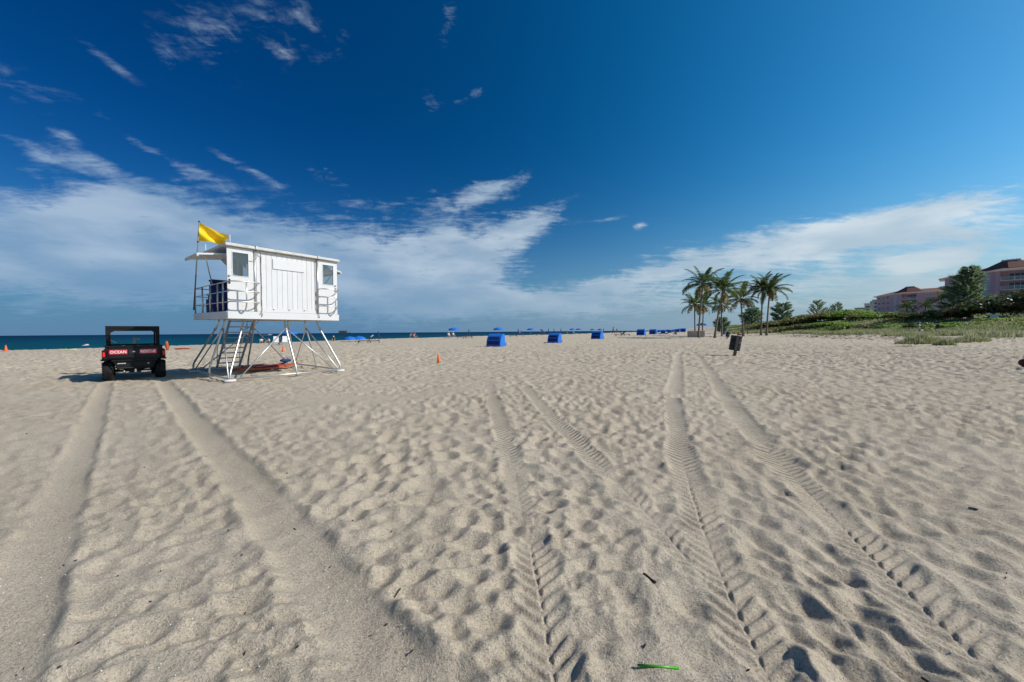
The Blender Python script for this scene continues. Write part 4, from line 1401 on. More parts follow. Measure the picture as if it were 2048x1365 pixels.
def shrub(x, y, w_, d_, h, label, mat, seed, count, size=0.15, cat='shrub', group='sea grape shrubs on the dune', name='sea_grape_shrub'):
    rng = random.Random(seed)
    z0 = G(x, y)
    t = thing(name, label, cat, (x, y, z0 - 0.15), 0, group)
    lumps = []
    nl = max(4, int(w_ * 1.1))
    for k in range(nl):
        a = rng.uniform(0, 2 * PI)
        q = rng.uniform(0, 1) ** 0.5
        cx, cy = math.cos(a) * w_ * 0.36 * q, math.sin(a) * d_ * 0.36 * q
        hr = h * rng.uniform(0.36, 0.5) * (1.05 - 0.5 * q)
        rr = rng.uniform(0.20, 0.32)
        lumps.append((Vector((cx, cy, max(hr * 0.55, h * (1.02 - 0.42 * q * q) - hr))), (w_ * rr, d_ * rr, hr)))
    mb = MB()
    leaf_cloud(mb, rng, lumps, count, size)
    part('foliage', mb, mat, t)
    sm = MB()
    for (c, r) in lumps[:8]:
        sm.tube([(c.x * 0.3, c.y * 0.3, 0), (c.x * 0.7, c.y * 0.7, c.z * 0.6), (c.x, c.y, c.z + r[2] * 0.4)], [0.07, 0.05, 0.02], 4)
    part('stems', sm, STEM, t)
    return t

def XY(px, depth):
    return PD(px, depth)

# (px, depth, width, depth size, height, label, material, leaves, leaf size)
SH = [
    (2010, 66, 13, 8, 3.7, 'tall dark sea grape filling the right edge of the frame behind the white sign', GRAPED, 5200, 0.17),
    (1955, 70, 9, 7, 3.2, 'dark sea grape at the right foot of the large casuarina', GRAPED, 3800, 0.16),
    (2075, 62, 11, 8, 4.5, 'tallest sea grape, cut by the right edge of the frame', GRAPED, 3600, 0.17),
    (1898, 72, 6, 5, 2.1, 'low dark sea grape under the left side of the large casuarina', GRAPED, 2200, 0.15),
    (1862, 78, 9, 6, 1.9, 'olive shrub between the pink block and the large casuarina', OLIVE, 2600, 0.16),
    (1815, 84, 10, 6, 1.7, 'dark glossy sea grape below the middle of the pink block', GRAPED, 2800, 0.16),
    (1775, 92, 11, 7, 1.9, 'bright green shrub under the left end of the pink block', GREENB, 2800, 0.17),
    (1735, 96, 10, 6, 1.9, 'reddish brown sea grape below the pale distant blocks', GRAPE, 2600, 0.17),
    (1700, 104, 12, 7, 2.3, 'green shrub right of the three young casuarinas', GREENB, 2700, 0.18),
    (1665, 108, 12, 7, 2.0, 'mixed green and brown sea grape below the small skyline casuarina', GRAPE, 2700, 0.18),
    (1630, 112, 13, 7, 2.1, 'brown tinged sea grape under the leftmost young casuarina', GRAPE, 2800, 0.18),
    (1595, 114, 12, 7, 1.9, 'brown leaved sea grape right of the twin palms', GRAPE, 2700, 0.18),
    (1560, 118, 12, 7, 1.7, 'rusty sea grape seen between the twin palms and the dune crest', GRAPE, 2400, 0.18),
    (1528, 122, 12, 6, 1.5, 'low rusty sea grape behind the twin palm trunks', GRAPE, 2200, 0.18),
    (1690, 84, 8, 5, 1.2, 'low bright green mound halfway up the dune below the skyline shrubs', GREENB, 1600, 0.14),
    (1580, 102, 10, 5, 1.0, 'low rusty shrub on the slope just right of the twin palms', GRAPE, 1700, 0.16),
    (1622, 98, 11, 5, 1.1, 'low olive shrub on the slope below the leftmost young casuarina', OLIVE, 1800, 0.16),
    (1662, 94, 10, 5, 1.1, 'low bright shrub on the slope below the smallest young casuarina', GREENB, 1700, 0.15),
    (1722, 84, 9, 5, 1.1, 'low brown shrub on the slope below the pale distant blocks', GRAPE, 1600, 0.15),
    (1760, 78, 9, 5, 1.1, 'low dark shrub on the slope below the left end of the pink block', GRAPED, 1500, 0.14),
    (1800, 73, 9, 4, 1.0, 'low green shrub on the slope left of the two people on the path', GREENB, 1500, 0.13),
    (1910, 60, 8, 4, 0.9, 'bright low shrub between the marker post and the white sign', GREENB, 1400, 0.12),
    (2020, 58, 8, 4, 0.8, 'bright low shrub at the right edge under the dark sea grapes', GREENB, 1300, 0.12),
    (1845, 66, 5, 4, 1.3, 'dark low shrub behind the two people on the dune path', GRAPED, 1500, 0.13),
]
for i, (px, dp, w_, d_, h, lab, mat, cnt, sz) in enumerate(SH):
    x, y = XY(px, dp)
    shrub(x, y, w_ * 1.1, d_, h * (1.5 if px < 1720 else 1.12), lab, mat, 300 + i, int(cnt * 1.45), sz)

# small fan palms in front of the pink building
def fan_palm(px, depth, h, label, seed):
    rng = random.Random(seed)
    x, y = PD(px, depth)
    t = thing('fan_palm', label, 'palm', (x, y, G(x, y) - 0.1), 0, 'small palms in front of the pink block')
    mb = MB(); mb.tube([(0, 0, 0), (0.05, 0, h * 0.6), (0, 0, h)], [0.2, 0.16, 0.15], 7)
    part('trunk', mb, TRUNKP, t)
    for k in range(18):
        o = link('frond', FR[rng.randrange(1, 5)], t, (0, 0, h))
        o.rotation_euler = (rng.uniform(-.3, .3), -R(rng.uniform(-20, 75)), k * 2.4)
        s_ = rng.uniform(0.42, 0.6)
        o.scale = (s_, s_, s_)
    return t
fan_palm(1882, 82, 3.9, 'dark bushy palm left of the large casuarina, before the pink block', 501)
fan_palm(1813, 96, 3.5, 'small palm under the balconies of the pink block', 502)
fan_palm(1850, 94, 3.4, 'pale small palm under the windows of the pink block', 503)

# ================================================================== dune ground cover (nobody could count it)
VINE = leafmat('vine_leaf', (0.120, 0.190, 0.032), (0.240, 0.300, 0.066), (0.190, 0.190, 0.085), 0.5, 0.25, 0.2)
GRASSM = leafmat('dune_grass', (0.21, 0.225, 0.115), (0.42, 0.41, 0.24), (0.23, 0.265, 0.10), 0.7, 0.3, 0.2)

def cover():
    rng = np.random.default_rng(77)
    n = 250000
    Y = 36 + 170 * rng.random(n) ** 1.7
    S = rng.random(n) * 46 - 2.0
    X = xfoot(Y) + S
    keep = (X / Y > 0.60) & (X / Y < 1.75)
    patch = np.clip(vnoise(X, Y, 5.5, 91) * 2.6 + 0.72, 0, 1)
    edge = sstep(-2.5, 5.0, S + vnoise(X, Y, 4.0, 92) * 8)
    keep &= rng.random(n) < patch * edge * (0.35 + 0.65 * sstep(4, 12, S))
    X, Y = X[keep], Y[keep]
    Z = macro(X, Y)
    m = len(X)
    sz = rng.uniform(0.09, 0.2, m) * (1 + 0.35 * sstep(80, 160, Y))
    hh = rng.random(m) ** 2 * 0.55 * np.clip(vnoise(X, Y, 2.2, 93) + 0.6, 0.15, 1.2)
    nr = rng.normal(0, 0.6, (m, 3)); nr[:, 2] = np.abs(nr[:, 2]) + 1.1; nr[:, 0] += 0.3
    nr /= np.linalg.norm(nr, axis=1)[:, None]
    u = np.cross(nr, rng.normal(0, 1, (m, 3))); u /= np.linalg.norm(u, axis=1)[:, None]
    v = np.cross(nr, u)
    c = np.stack([X, Y, Z + 0.04 + hh], 1)
    s_ = sz[:, None]
    co = np.stack([c - u * s_, c - v * s_ * 0.8, c + u * s_, c + v * s_ * 0.8], 1).reshape(-1, 3)
    f = np.arange(m * 4).reshape(m, 4)
    me = bpy.data.meshes.new('dune_vine')
    me.from_pydata(co.tolist(), [], f.tolist())
    me.materials.append(VINE)
    o = link('dune_vine', me)
    tag(o, 'bright green creeping vine covering the dune slope', 'ground cover', kind='stuff')

def blades(name, label, X, Y, hmin, hmax, per, mat, seed, spread=0.12, wid=0.012):
    rng = np.random.default_rng(seed)
    X = np.repeat(X, per) + rng.normal(0, spread, len(X) * per)
    Y = np.repeat(Y, per) + rng.normal(0, spread, len(Y) * per)
    m = len(X)
    Z = macro(X, Y) - 0.03
    h = rng.uniform(hmin, hmax, m)
    a = rng.uniform(0, 2 * PI, m)
    ln = rng.uniform(0.25, 0.95, m) * h
    # the sea wind lays the grass over to the right
    dx, dy = np.cos(a) * ln * 0.7 + 0.25 * ln, np.sin(a) * ln * 0.7
    wd = wid * rng.uniform(0.7, 1.4, m) * (1 + np.hypot(X, Y) / 50)
    px_, py_ = -np.sin(a) * wd, np.cos(a) * wd
    base = np.stack([X, Y, Z], 1)
    side = np.stack([px_, py_, 0 * X], 1)
    mid = base + np.stack([dx * 0.35, dy * 0.35, h * 0.62], 1)
    tip = base + np.stack([dx, dy, h * (1 - 0.25 * ln / h)], 1)
    co = np.stack([base - side, base + side, mid + side * 0.8, mid - side * 0.8, tip], 1).reshape(-1, 3)
    i = np.arange(m) * 5
    q = np.stack([i, i + 1, i + 2, i + 3], 1).tolist()
    t3 = np.stack([i + 3, i + 2, i + 4], 1).tolist()
    me = bpy.data.meshes.new(name)
    me.from_pydata(co.tolist(), [], q + t3)
    me.materials.append(mat)
    o = link(name, me)
    return tag(o, label, 'grass', kind='stuff')

def grass_field():
    rng = np.random.default_rng(78)
    n = 38000
    Y = 40 + 120 * rng.random(n) ** 1.6
    S = rng.random(n) * 30 - 10
    X = xfoot(Y) + S
    keep = (X / Y > 0.60) & (X / Y < 1.7)
    patch = np.clip(vnoise(X, Y, 4.5, 95) * 3.0 + 0.85, 0, 1)
    edge = sstep(-4, 4, S + vnoise(X, Y, 5.0, 96) * 15 + vnoise(X, Y, 1.7, 98) * 5) * (1 - 0.75 * sstep(7, 16, S))
    keep &= rng.random(n) < patch * edge
    blades('dune_grass', 'grey green grass along the foot of the dune', X[keep], Y[keep], 0.3, 0.95, 6, GRASSM, 79, 0.16)
cover()
grass_field()

# separate tussocks in front of the dune
def tussock(px, py, rx, ry, n, label, seed, h=(0.7, 1.5)):
    p = PG(px, py)
    rng = np.random.default_rng(seed)
    a = rng.random(n) * 2 * PI
    q = rng.random(n) ** 0.6
    X, Y = np.cos(a) * q * rx, np.sin(a) * q * ry
    m = len(X)
    Z = macro(X + p.x, Y + p.y) - p.z - 0.03
    hgt = rng.uniform(*h, m) * (1.25 - 0.95 * q) * (0.75 + 0.5 * np.sin(X * 2.3 + 1) ** 2)
    an = rng.uniform(0, 2 * PI, m)
    ln = rng.uniform(0.3, 0.9, m) * hgt
    dx, dy = np.cos(an) * ln * 0.8 + 0.2 * ln, np.sin(an) * ln * 0.8
    side = np.stack([-np.sin(an), np.cos(an), 0 * an], 1) * 0.02
    base = np.stack([X, Y, Z], 1)
    mid = base + np.stack([dx * .35, dy * .35, hgt * .62], 1)
    tip = base + np.stack([dx, dy, hgt * 0.88], 1)
    co = np.stack([base - side, base + side, mid + side * .8, mid - side * .8, tip], 1).reshape(-1, 3)
    i = np.arange(m) * 5
    me = bpy.data.meshes.new('grass_tussock')
    me.from_pydata(co.tolist(), [], np.stack([i, i + 1, i + 2, i + 3], 1).tolist() + np.stack([i + 3, i + 2, i + 4], 1).tolist())
    me.materials.append(GRASSM)
    o = link('grass_tussock', me, None, p)
    return tag(o, label, 'grass tussock', 'grass tussocks in front of the dune')
tussock(1845, 688, 2.6, 1.2, 1500, 'broad grass tussock on the sand, largest of those in front of the dune', 811)
tussock(1888, 691, 0.9, 0.6, 420, 'small round grass tussock just right of the broad one', 812, (0.5, 1.1))
tussock(1940, 684, 2.0, 1.0, 700, 'grass tussock at the dune edge below the white sign', 813, (0.6, 1.2))
tussock(1810, 694, 1.2, 0.3, 130, 'thin flat grass runner lying on the sand left of the broad tussock', 814, (0.1, 0.3))

# leaf litter on the sand before the dune
def litter():
    rng = np.random.default_rng(90)
    n = 2600
    Y = 42 + 85 * rng.random(n) ** 1.4
    S = -rng.random(n) ** 1.3 * 15 + 2
    X = xfoot(Y) + S
    k = (X / Y > 0.66) & (X / Y < 1.6) & (rng.random(n) < np.clip(vnoise(X, Y, 6, 97) * 3 + .5, 0, 1))
    X, Y = X[k], Y[k]
    Z = macro(X, Y) + 0.04
    m = len(X)
    mb_v = []
    for x, y, z in zip(X, Y, Z):
        a = rng.random() * 6.28
        l_, w_ = rng.uniform(0.08, 0.24), rng.uniform(0.04, 0.10)
        c, s_ = math.cos(a), math.sin(a)
        for (p_, q_, r_) in ((-l_, -w_, 0), (l_, -w_, 0.02), (l_, w_, 0.07), (-l_, w_, 0.05)):
            mb_v.append((x + p_ * c - q_ * s_, y + p_ * s_ + q_ * c, z + r_))
    me = bpy.data.meshes.new('leaf_litter')
    me.from_pydata(mb_v, [], [tuple(range(4 * i, 4 * i + 4)) for i in range(m)])
    me.materials.append(pmat('dead_leaf', (0.14, 0.12, 0.06), 0.9))
    o = link('leaf_litter', me)
    tag(o, 'dead leaves and sprigs scattered on the sand before the dune', 'leaf litter', kind='stuff')
litter()
# ================================================================== apartment buildings
PINK = pmat('pink_render', (0.46, 0.31, 0.36), 0.8, var=0.06, vscale=0.6)
PINKD = pmat('balcony_back_wall', (0.40, 0.24, 0.26), 0.85)
TILE = pmat('terracotta_tiles', (0.20, 0.080, 0.050), 0.8, var=0.25, vscale=1.6)
EAVE = pmat('white_eaves', (0.66, 0.66, 0.62), 0.6)
SHUT = pmat('pale_frame', (0.62, 0.66, 0.66), 0.5)
PANE = pmat('dark_window_glass', (0.02, 0.028, 0.03), 0.08, spec=0.8)
PANEB = pmat('pale_window_glass', (0.22, 0.33, 0.36), 0.15, spec=0.8)
BALU = pmat('white_balustrade', (0.62, 0.66, 0.66), 0.6)

def wallframe(ax, ay, bx, by):
    """matrix: local x along the wall from a to b, y outward to the viewer's side, z up"""
    dx, dy = bx - ax, by - ay
    l_ = math.hypot(dx, dy)
    u = Vector((dx / l_, dy / l_, 0))
    n_ = Vector((u.y, -u.x, 0))
    M = Matrix(((u.x, n_.x, 0, ax), (u.y, n_.y, 0, ay), (0, 0, 1, 0), (0, 0, 0, 1)))
    return M, l_

def boxM(mb, M, c, s_):
    vs = []
    for zz in (-1, 1):
        for (xx, yy) in ((-1, -1), (1, -1), (1, 1), (-1, 1)):
            vs.append(M @ Vector((c[0] + xx * s_[0] / 2, c[1] + yy * s_[1] / 2, c[2] + zz * s_[2] / 2)))
    mb.add(vs, [(3, 2, 1, 0), (4, 5, 6, 7), (0, 1, 5, 4), (1, 2, 6, 5), (2, 3, 7, 6), (3, 0, 4, 7)])

ST, NS = 2.95, 7
HB = ST * NS
def pink_block(px, depth, ang, label, W=34.0, cols=(10.5, 15.8, 21.0, 26.2, 31.4), seed=0, zbase=-0.3):
    rng = random.Random(seed)
    x, y = PD(px, depth)
    t = thing('apartment_building', label, 'apartment building', (x, y, zbase), ang, 'pink apartment blocks with tiled roofs behind the dune')
    B0, B1 = 0.9, 6.4                     # the balcony bay
    poly = [(0, 0), (W, 0), (W, 22), (-11.0, 22), (-11.0, 13.0)]
    # walls with the bay left open
    mb = MB()
    mb.prism([(0, 2.2), (W, 2.2), (W, 22), (-11.0, 22), (-11.0, 13.0), (0, 0.6)], HB - 0.02, Matrix.Identity(4))
    boxM(mb, Matrix.Identity(4), (B0 / 2, 1.1, HB / 2), (B0, 2.2, HB - 0.03))
    part('wall', mb, PINK, t)
    # main facade in front of the core, built round its openings
    mb = MB()
    rows = [(k * ST + 0.95, k * ST + 2.45) for k in range(NS)]
    xs = [B1] + [q for c in cols for q in (c - 1.05, c + 1.05)] + [W]
    for i in range(0, len(xs) - 1, 2):
        boxM(mb, Matrix.Identity(4), ((xs[i] + xs[i + 1]) / 2, 1.1, HB / 2), (xs[i + 1] - xs[i], 2.2, HB - 0.04))
    for c in cols:
        zz = 0.0
        for (a, b) in rows + [(HB, HB)]:
            if a - zz > 0.05:
                boxM(mb, Matrix.Identity(4), (c, 1.1, (zz + a) / 2), (2.10, 2.196, a - zz - 0.004 if a < HB else a - zz - 0.04))
            zz = b
    part('facade', mb, PINK, t)
    # windows of the main facade
    for c in cols:
        for k in range(2, NS):
            z0, z1 = rows[k]
            mb = MB()
            for (cc, s_) in (((c, 0.12, z0 + 0.04), (2.08, 0.12, 0.08)), ((c, 0.12, z1 - 0.04), (2.08, 0.12, 0.08)), ((c - 1.0, 0.12, (z0 + z1) / 2), (0.08, 0.118, z1 - z0 - 0.16)),
                             ((c + 1.0, 0.12, (z0 + z1) / 2), (0.08, 0.118, z1 - z0 - 0.16)), ((c, 0.12, (z0 + z1) / 2), (0.07, 0.116, z1 - z0 - 0.16)), ((c, -0.04, z0 - 0.06), (2.3, 0.16, 0.10))):
                boxM(mb, Matrix.Identity(4), cc, s_)
            wn = part('window', mb, SHUT, t)
            mb = MB()
            boxM(mb, Matrix.Identity(4), (c, 0.19, (z0 + z1) / 2), (1.94, 0.03, z1 - z0 - 0.14))
            part('pane', mb, PANEB if (k == NS - 1 or rng.random() < 0.25) else PANE, wn)
    # balconies
    for k in range(2, NS):
        zf = k * ST
        mb = MB()
        boxM(mb, Matrix.Identity(4), ((B0 + B1) / 2, 0.9, zf - 0.10), (B1 - B0 - 0.01, 2.4, 0.22))
        bl = part('balcony', mb, EAVE, t)
        mb = MB()
        boxM(mb, Matrix.Identity(4), ((B0 + B1) / 2, -0.22, zf + 1.05), (B1 - B0 - 0.02, 0.07, 0.08))
        nbal = 26
        for i in range(nbal + 1):
            boxM(mb, Matrix.Identity(4), (B0 + 0.05 + (B1 - B0 - 0.1) * i / nbal, -0.22, zf + 0.53), (0.06 if i % 13 else 0.16, 0.05, 0.96))
        part('balustrade', mb, BALU, bl)
        mb = MB()
        boxM(mb, Matrix.Identity(4), (B0 + 3.4, 2.16, zf + 1.15), (3.4, 0.05, 2.1))
        part('sliding_door', mb, PANE, bl)
        mb = MB()
        for i in range(4):
            boxM(mb, Matrix.Identity(4), (B0 + 1.75 + i * 1.1, 2.10, zf + 1.15), (0.08, 0.06, 2.14))
        part('door_frame', mb, SHUT, bl)
    # canted seaward face: a glazed strip and two columns of windows
    M, L_ = wallframe(-11.0, 13.0, 0, 0.6)
    for k in range(2, NS):
        z0, z1 = rows[k]
        for cx, wd in ((2.4, 1.6), (5.4, 1.6), (8.6, 1.6), (L_ - 2.6, 2.0)):
            tall = cx > 11
            a, b = (z0 - 0.85, z1 + 0.05) if tall else (z0, z1)
            mb = MB()
            boxM(mb, M, (cx, 0.03, (a + b) / 2), (wd, 0.10, b - a))
            wn = part('window', mb, SHUT, t)
            mb = MB()
            for i in range(2):
                boxM(mb, M, (cx - wd / 4 + i * wd / 2, 0.07, (a + b) / 2), (wd / 2 - 0.12, 0.06, b - a - 0.14))
            part('pane', mb, PANEB if tall else PANE, wn)
    # roof: overhanging eaves, hipped tiles, a raised cap
    def inset(d_):
        return [(-0.35 + -d_ * 0.4 * 0 - d_, -1.2 - d_ * 0.0 - d_), (W + d_, -d_), (W + d_, 19 + d_), (-8.4 - d_, 19 + d_), (-8.4 - d_ * 1.3, 10.0 - d_ * 0.5)]
    out = [(-0.4, -1.25), (W + 1, -1.25), (W + 1, 23), (-12.5, 23), (-12.5, 12.5)]
    mb = MB(); mb.prism(out, 0.32, Matrix.Translation((0, 0, HB - 0.02)))
    rf = part('eaves', mb, EAVE, t)
    o2 = [(q[0] * 0.985 + 0.2, q[1] * 0.985 + 0.15) for q in out]
    top_ = [(5.0, 7.5), (W - 5, 8.8), (W - 5, 12.4), (0.0, 14.0), (-2.0, 12.8)]
    mb = MB()
    n_ = 5
    vs = [(a, b, HB + 0.302) for a, b in o2] + [(a, b, HB + 2.7) for a, b in top_]
    mb.add(vs, [(i, (i + 1) % n_, n_ + (i + 1) % n_, n_ + i) for i in range(n_)] + [tuple(range(n_, 2 * n_))])
    # raised hip over the corner
    c_ = [(-3.5, 8.0), (2.5, 1.6), (8.5, 2.2), (9.5, 11), (-3.0, 12)]
    t_ = [(1.2, 6.6), (2.4, 5.6), (5.0, 5.8), (5.2, 7.6), (1.4, 7.8)]
    vs = [(a, b, HB + 1.15) for a, b in c_] + [(a, b, HB + 3.9) for a, b in t_]
    mb.add(vs, [(i, (i + 1) % 5, 5 + (i + 1) % 5, 5 + i) for i in range(5)] + [tuple(range(5, 10))])
    part('tiled_roof', mb, TILE, t)
    mb = MB()
    mb.prism(t_, 0.4, Matrix.Translation((0, 0, HB + 3.89)))
    for i in range(4):
        mb.box((1.5 + i * 0.9, 6.5, HB + 4.5), (0.05, 0.05, 0.6))
    part('roof_cap', mb, EAVE, t)
    return t

# two alike blocks in a row along the shore
pink_block(1797, 197, R(-55), 'farther pink apartment block with tiled roof, left of the large casuarina', 36, (10.5, 15.8, 21.0, 26.2, 31.4), 1)
pink_block(1988, 118, R(-52), 'nearer pink apartment block with balconies, cut by the right edge of the frame', 34, (10.5, 15.8, 21.0, 26.2), 2, -0.8)

# pale blocks farther along the shore
PALEG = pmat('pale_green_render', (0.40, 0.45, 0.43), 0.8, var=0.05, vscale=0.5)
CREAM = pmat('cream_render', (0.50, 0.49, 0.44), 0.8, var=0.05, vscale=0.5)
GREYR = pmat('grey_roof', (0.20, 0.19, 0.20), 0.8)
def far_block(px, depth, w_, d_, h, mat, label, ang, stair=False, seed=0):
    x, y = PD(px, depth)
    t = thing('distant_building', label, 'building', (x, y, 0), ang, 'pale blocks far along the shore')
    mb = MB(); mb.box((w_ / 2, d_ / 2, h / 2), (w_, d_, h))
    part('wall', mb, mat, t)
    mb = MB(); mb.box((w_ / 2, d_ / 2, h + 0.35), (w_ + 0.8, d_ + 0.8, 0.7))
    if stair:
        mb.box((w_ * 0.35, d_ / 2, h + 1.8), (w_ * 0.3, d_ * 0.5, 2.2))
    part('roof', mb, GREYR if not stair else mat, t)
    I4 = Matrix.Identity(4)
    ML, LL = wallframe(0, d_, 0, 0)
    nf = int(h / 3.0)
    for k in range(max(0, nf - 4), nf):
        nc = max(2, int(w_ / 4.5))
        for i in range(nc):
            mb = MB(); boxM(mb, I4, (w_ * (i + 0.5) / nc, -0.03, k * 3.0 + 1.7), (w_ / nc * 0.55, 0.10, 1.4))
            part('window', mb, PANE, t)
        nc = max(2, int(d_ / 4.5))
        for i in range(nc):
            mb = MB(); boxM(mb, ML, (LL * (i + 0.5) / nc, 0.03, k * 3.0 + 1.7), (LL / nc * 0.55, 0.10, 1.4))
            part('window', mb, PANE, t)
        mb = MB(); boxM(mb, ML, (LL / 2, 0.25, k * 3.0 + 0.1), (LL * 0.96, 0.6, 0.25))
        part('balcony_slab', mb, EAVE, t)
far_block(1744, 300, 16, 18, 25.0, PALEG, 'pale green block right behind the left end of the pink block', R(-55))
far_block(1728, 350, 14, 22, 25.5, CREAM, 'cream block with a rooftop stair box left of the pale green block', R(-55), True)
far_block(1709, 380, 14, 20, 23.0, PALEG, 'low pale block with dark windows, third from the pink block', R(-55))
far_block(1691, 430, 16, 24, 22.0, CREAM, 'farthest low block at the end of the row of pale buildings', R(-55))
# ================================================================== beach furniture
BLUE = pmat('blue_canvas', (0.006, 0.150, 0.58), 0.75, var=0.12, vscale=5)
BLUED = pmat('dark_blue_mesh', (0.006, 0.020, 0.13), 0.8)
BLUEL = pmat('light_blue_canvas', (0.03, 0.16, 0.55), 0.7)
POLE = pmat('white_pole', (0.6, 0.6, 0.58), 0.5)
WOODD = pmat('dark_wood', (0.06, 0.04, 0.028), 0.8, var=0.2)
CUSH = pmat('brown_sling', (0.09, 0.065, 0.05), 0.85)
TOWEL = pmat('white_towel', (0.8, 0.8, 0.78), 0.9)
SHADEG = pmat('grey_fabric', (0.30, 0.32, 0.34), 0.85)

# --- folding cabanas: quarter-round hoods, open towards the sea
def make_cabana(loc, rz, label, sc_=1.0):
    t = thing('beach_cabana', label, 'cabana', loc, rz, 'blue clamshell cabanas on the sand')
    t.scale = (sc_, sc_, sc_)
    W2 = 0.74
    n = 12
    # profile from the back foot up and over to the front bow
    prof = []
    for i in range(n + 1):
        a = PI * 0.5 * (i / n) * 1.12
        prof.append((-0.85 * math.cos(a) if a < PI / 2 else 0.85 * math.sin(a - PI / 2) * 1.3, 1.24 * math.sin(a) - (0.03 if a > PI / 2 else 0)))
    prof = [(y, max(0.0, z)) for y, z in prof]
    def shell(i0, i1, x0, x1, off, mat, name, parent):
        vs, fs = [], []
        for k in range(i0, i1 + 1):
            y, z = prof[k]
            for (xx, d_) in ((x0, 0), (x1, 0), (x1, 0.025), (x0, 0.025)):
                vs.append((xx, y - off + d_ * 0.8, z + off * 0.6 - d_ * 0.6))
        m = i1 - i0
        for k in range(m):
            for e in range(4):
                fs.append((k * 4 + e, k * 4 + (e + 1) % 4, (k + 1) * 4 + (e + 1) % 4, (k + 1) * 4 + e))
        fs.append((3, 2, 1, 0)); fs.append(tuple(m * 4 + e for e in range(4)))
        mb = MB(); mb.add(vs, fs)
        return part(name, mb, mat, parent)
    shell(0, n, -W2, W2, 0, BLUE, 'hood', t)
    shell(1, 3, -W2 + 0.10, W2 - 0.10, 0.012, BLUED, 'window_flap', t)
    shell(4, 6, -W2 + 0.16, W2 - 0.16, 0.012, BLUED, 'window_flap', t)
    for s_ in (-1, 1):
        mb = MB()
        poly = [(y, z) for y, z in prof] + [(0.28, 0.55), (0.42, 0.0)]
        mb.prism(poly, 0.02, Matrix(((0, 0, 1, s_ * (W2 + 0.004) - 0.01), (1, 0, 0, 0), (0, 1, 0, 0), (0, 0, 0, 1))))
        part('side_panel', mb, BLUE, t)
    mb = MB(); mb.rbox((0, 0.35, 0.22), (1.3, 1.1, 0.10), 0.03); part('seat', mb, BLUED, t)
    mb = MB()
    for s_ in (-1, 1):
        for yy in (-0.2, 0.8):
            mb.box((s_ * 0.55, yy, 0.09), (0.05, 0.05, 0.18))
    part('legs', mb, WOODD, t)
    mb = MB(); mb.rbox((W2 + 0.1, 0.75, 0.22), (0.24, 0.5, 0.03), 0.01); part('footrest', mb, TOWEL, t)
    return t

def at(px, py, lift=0.0):
    p = PG(px, py)
    p.z += lift
    return p
CAB = [(994, 693, 'nearest blue cabana, large on the open sand right of the orange cone', 1.12),
       (1111, 685.5, 'second nearest blue cabana, between the nearest one and the dark parasol stand', 1.08),
       (1196, 678.2, 'third nearest blue cabana with a red hatted person behind it', 1.30)]
cab0 = None
BACK = R(-26)          # backs turned to the camera and the town
for i, (px, py, lab, s_) in enumerate(CAB):
    p = at(px, py)
    rz = BACK - math.atan2(p.x, p.y)
    if cab0 is None:
        cab0 = make_cabana(p, rz, lab, s_)
    else:
        dup(cab0, p, rz, lab, scale=s_)
FARCAB = [(1283, 670.9, 'lone far blue cabana left of the cabana row', 1.75), (1306.5, 669.0, 'left end cabana of the far cabana row', 1.75),
          (1327, 667.2, 'blue cabana behind the two reclining sunbathers', 1.6), (1340, 666, 'blue cabana of the far row right above the second sunbather', 1.5)]
for px, py, lab, s_ in FARCAB:
    p = at(px, py)
    dup(cab0, p, BACK - 0.15, lab, scale=s_)
ROW = [(1312, 665.4, 1.5), (1318, 665.0, 1.6), (1323, 664.7, 1.7), (1331, 664.4, 1.7), (1336, 664.2, 1.7), (1345, 664.6, 1.5), (1350, 664.3, 1.6), (1356, 664.6, 1.7), (1361, 664.2, 1.9), (1367, 664.4, 1.9)]
for px, py, s_ in ROW:
    dup(cab0, at(px, py), BACK - 0.2, 'blue cabana in the far row left of the low concrete wall', 'cabanas in the far row', scale=s_)

# --- parasols
def make_parasol(loc, label, open_=True, mat=BLUE, group='beach parasols by the water', R_=1.15, H=2.0, sc_=1.0, name=None):
    t = thing(name or ('parasol' if open_ else 'closed_parasol'), label, 'parasol', loc, random.uniform(0, 1), group)
    t.scale = (sc_,) * 3
    mb = MB(); mb.tube([(0, 0, -0.2), (0, 0, H + 0.12)], 0.022, 6); part('pole', mb, POLE, t)
    mb = MB()
    if open_:
        n = 16
        prof = [(R_, H - 0.55), (R_ * 1.0, H - 0.42), (R_ * 0.82, H - 0.20), (R_ * 0.5, H - 0.04), (0.03, H + 0.08)]
        vs, fs = [], []
        for (r, zz) in prof:
            for k in range(n):
                a = 2 * PI * k / n
                rr = r * (1.0 if k % 2 == 0 else 0.955)
                vs.append((rr * math.cos(a), rr * math.sin(a), zz - (0.0 if k % 2 == 0 else -0.03 * r)))
        for i in range(len(prof) - 1):
            for k in range(n):
                fs.append((i * n + k, i * n + (k + 1) % n, (i + 1) * n + (k + 1) % n, (i + 1) * n + k))
        mb.add(vs, fs)
    else:
        mb.lathe([(0.10, 0.35), (0.19, 0.5), (0.17, 1.0), (0.12, 1.6), (0.05, H), (0.01, H + 0.1)], (0, 0, 0), 9)
    part('canopy', mb, mat, t)
    return t

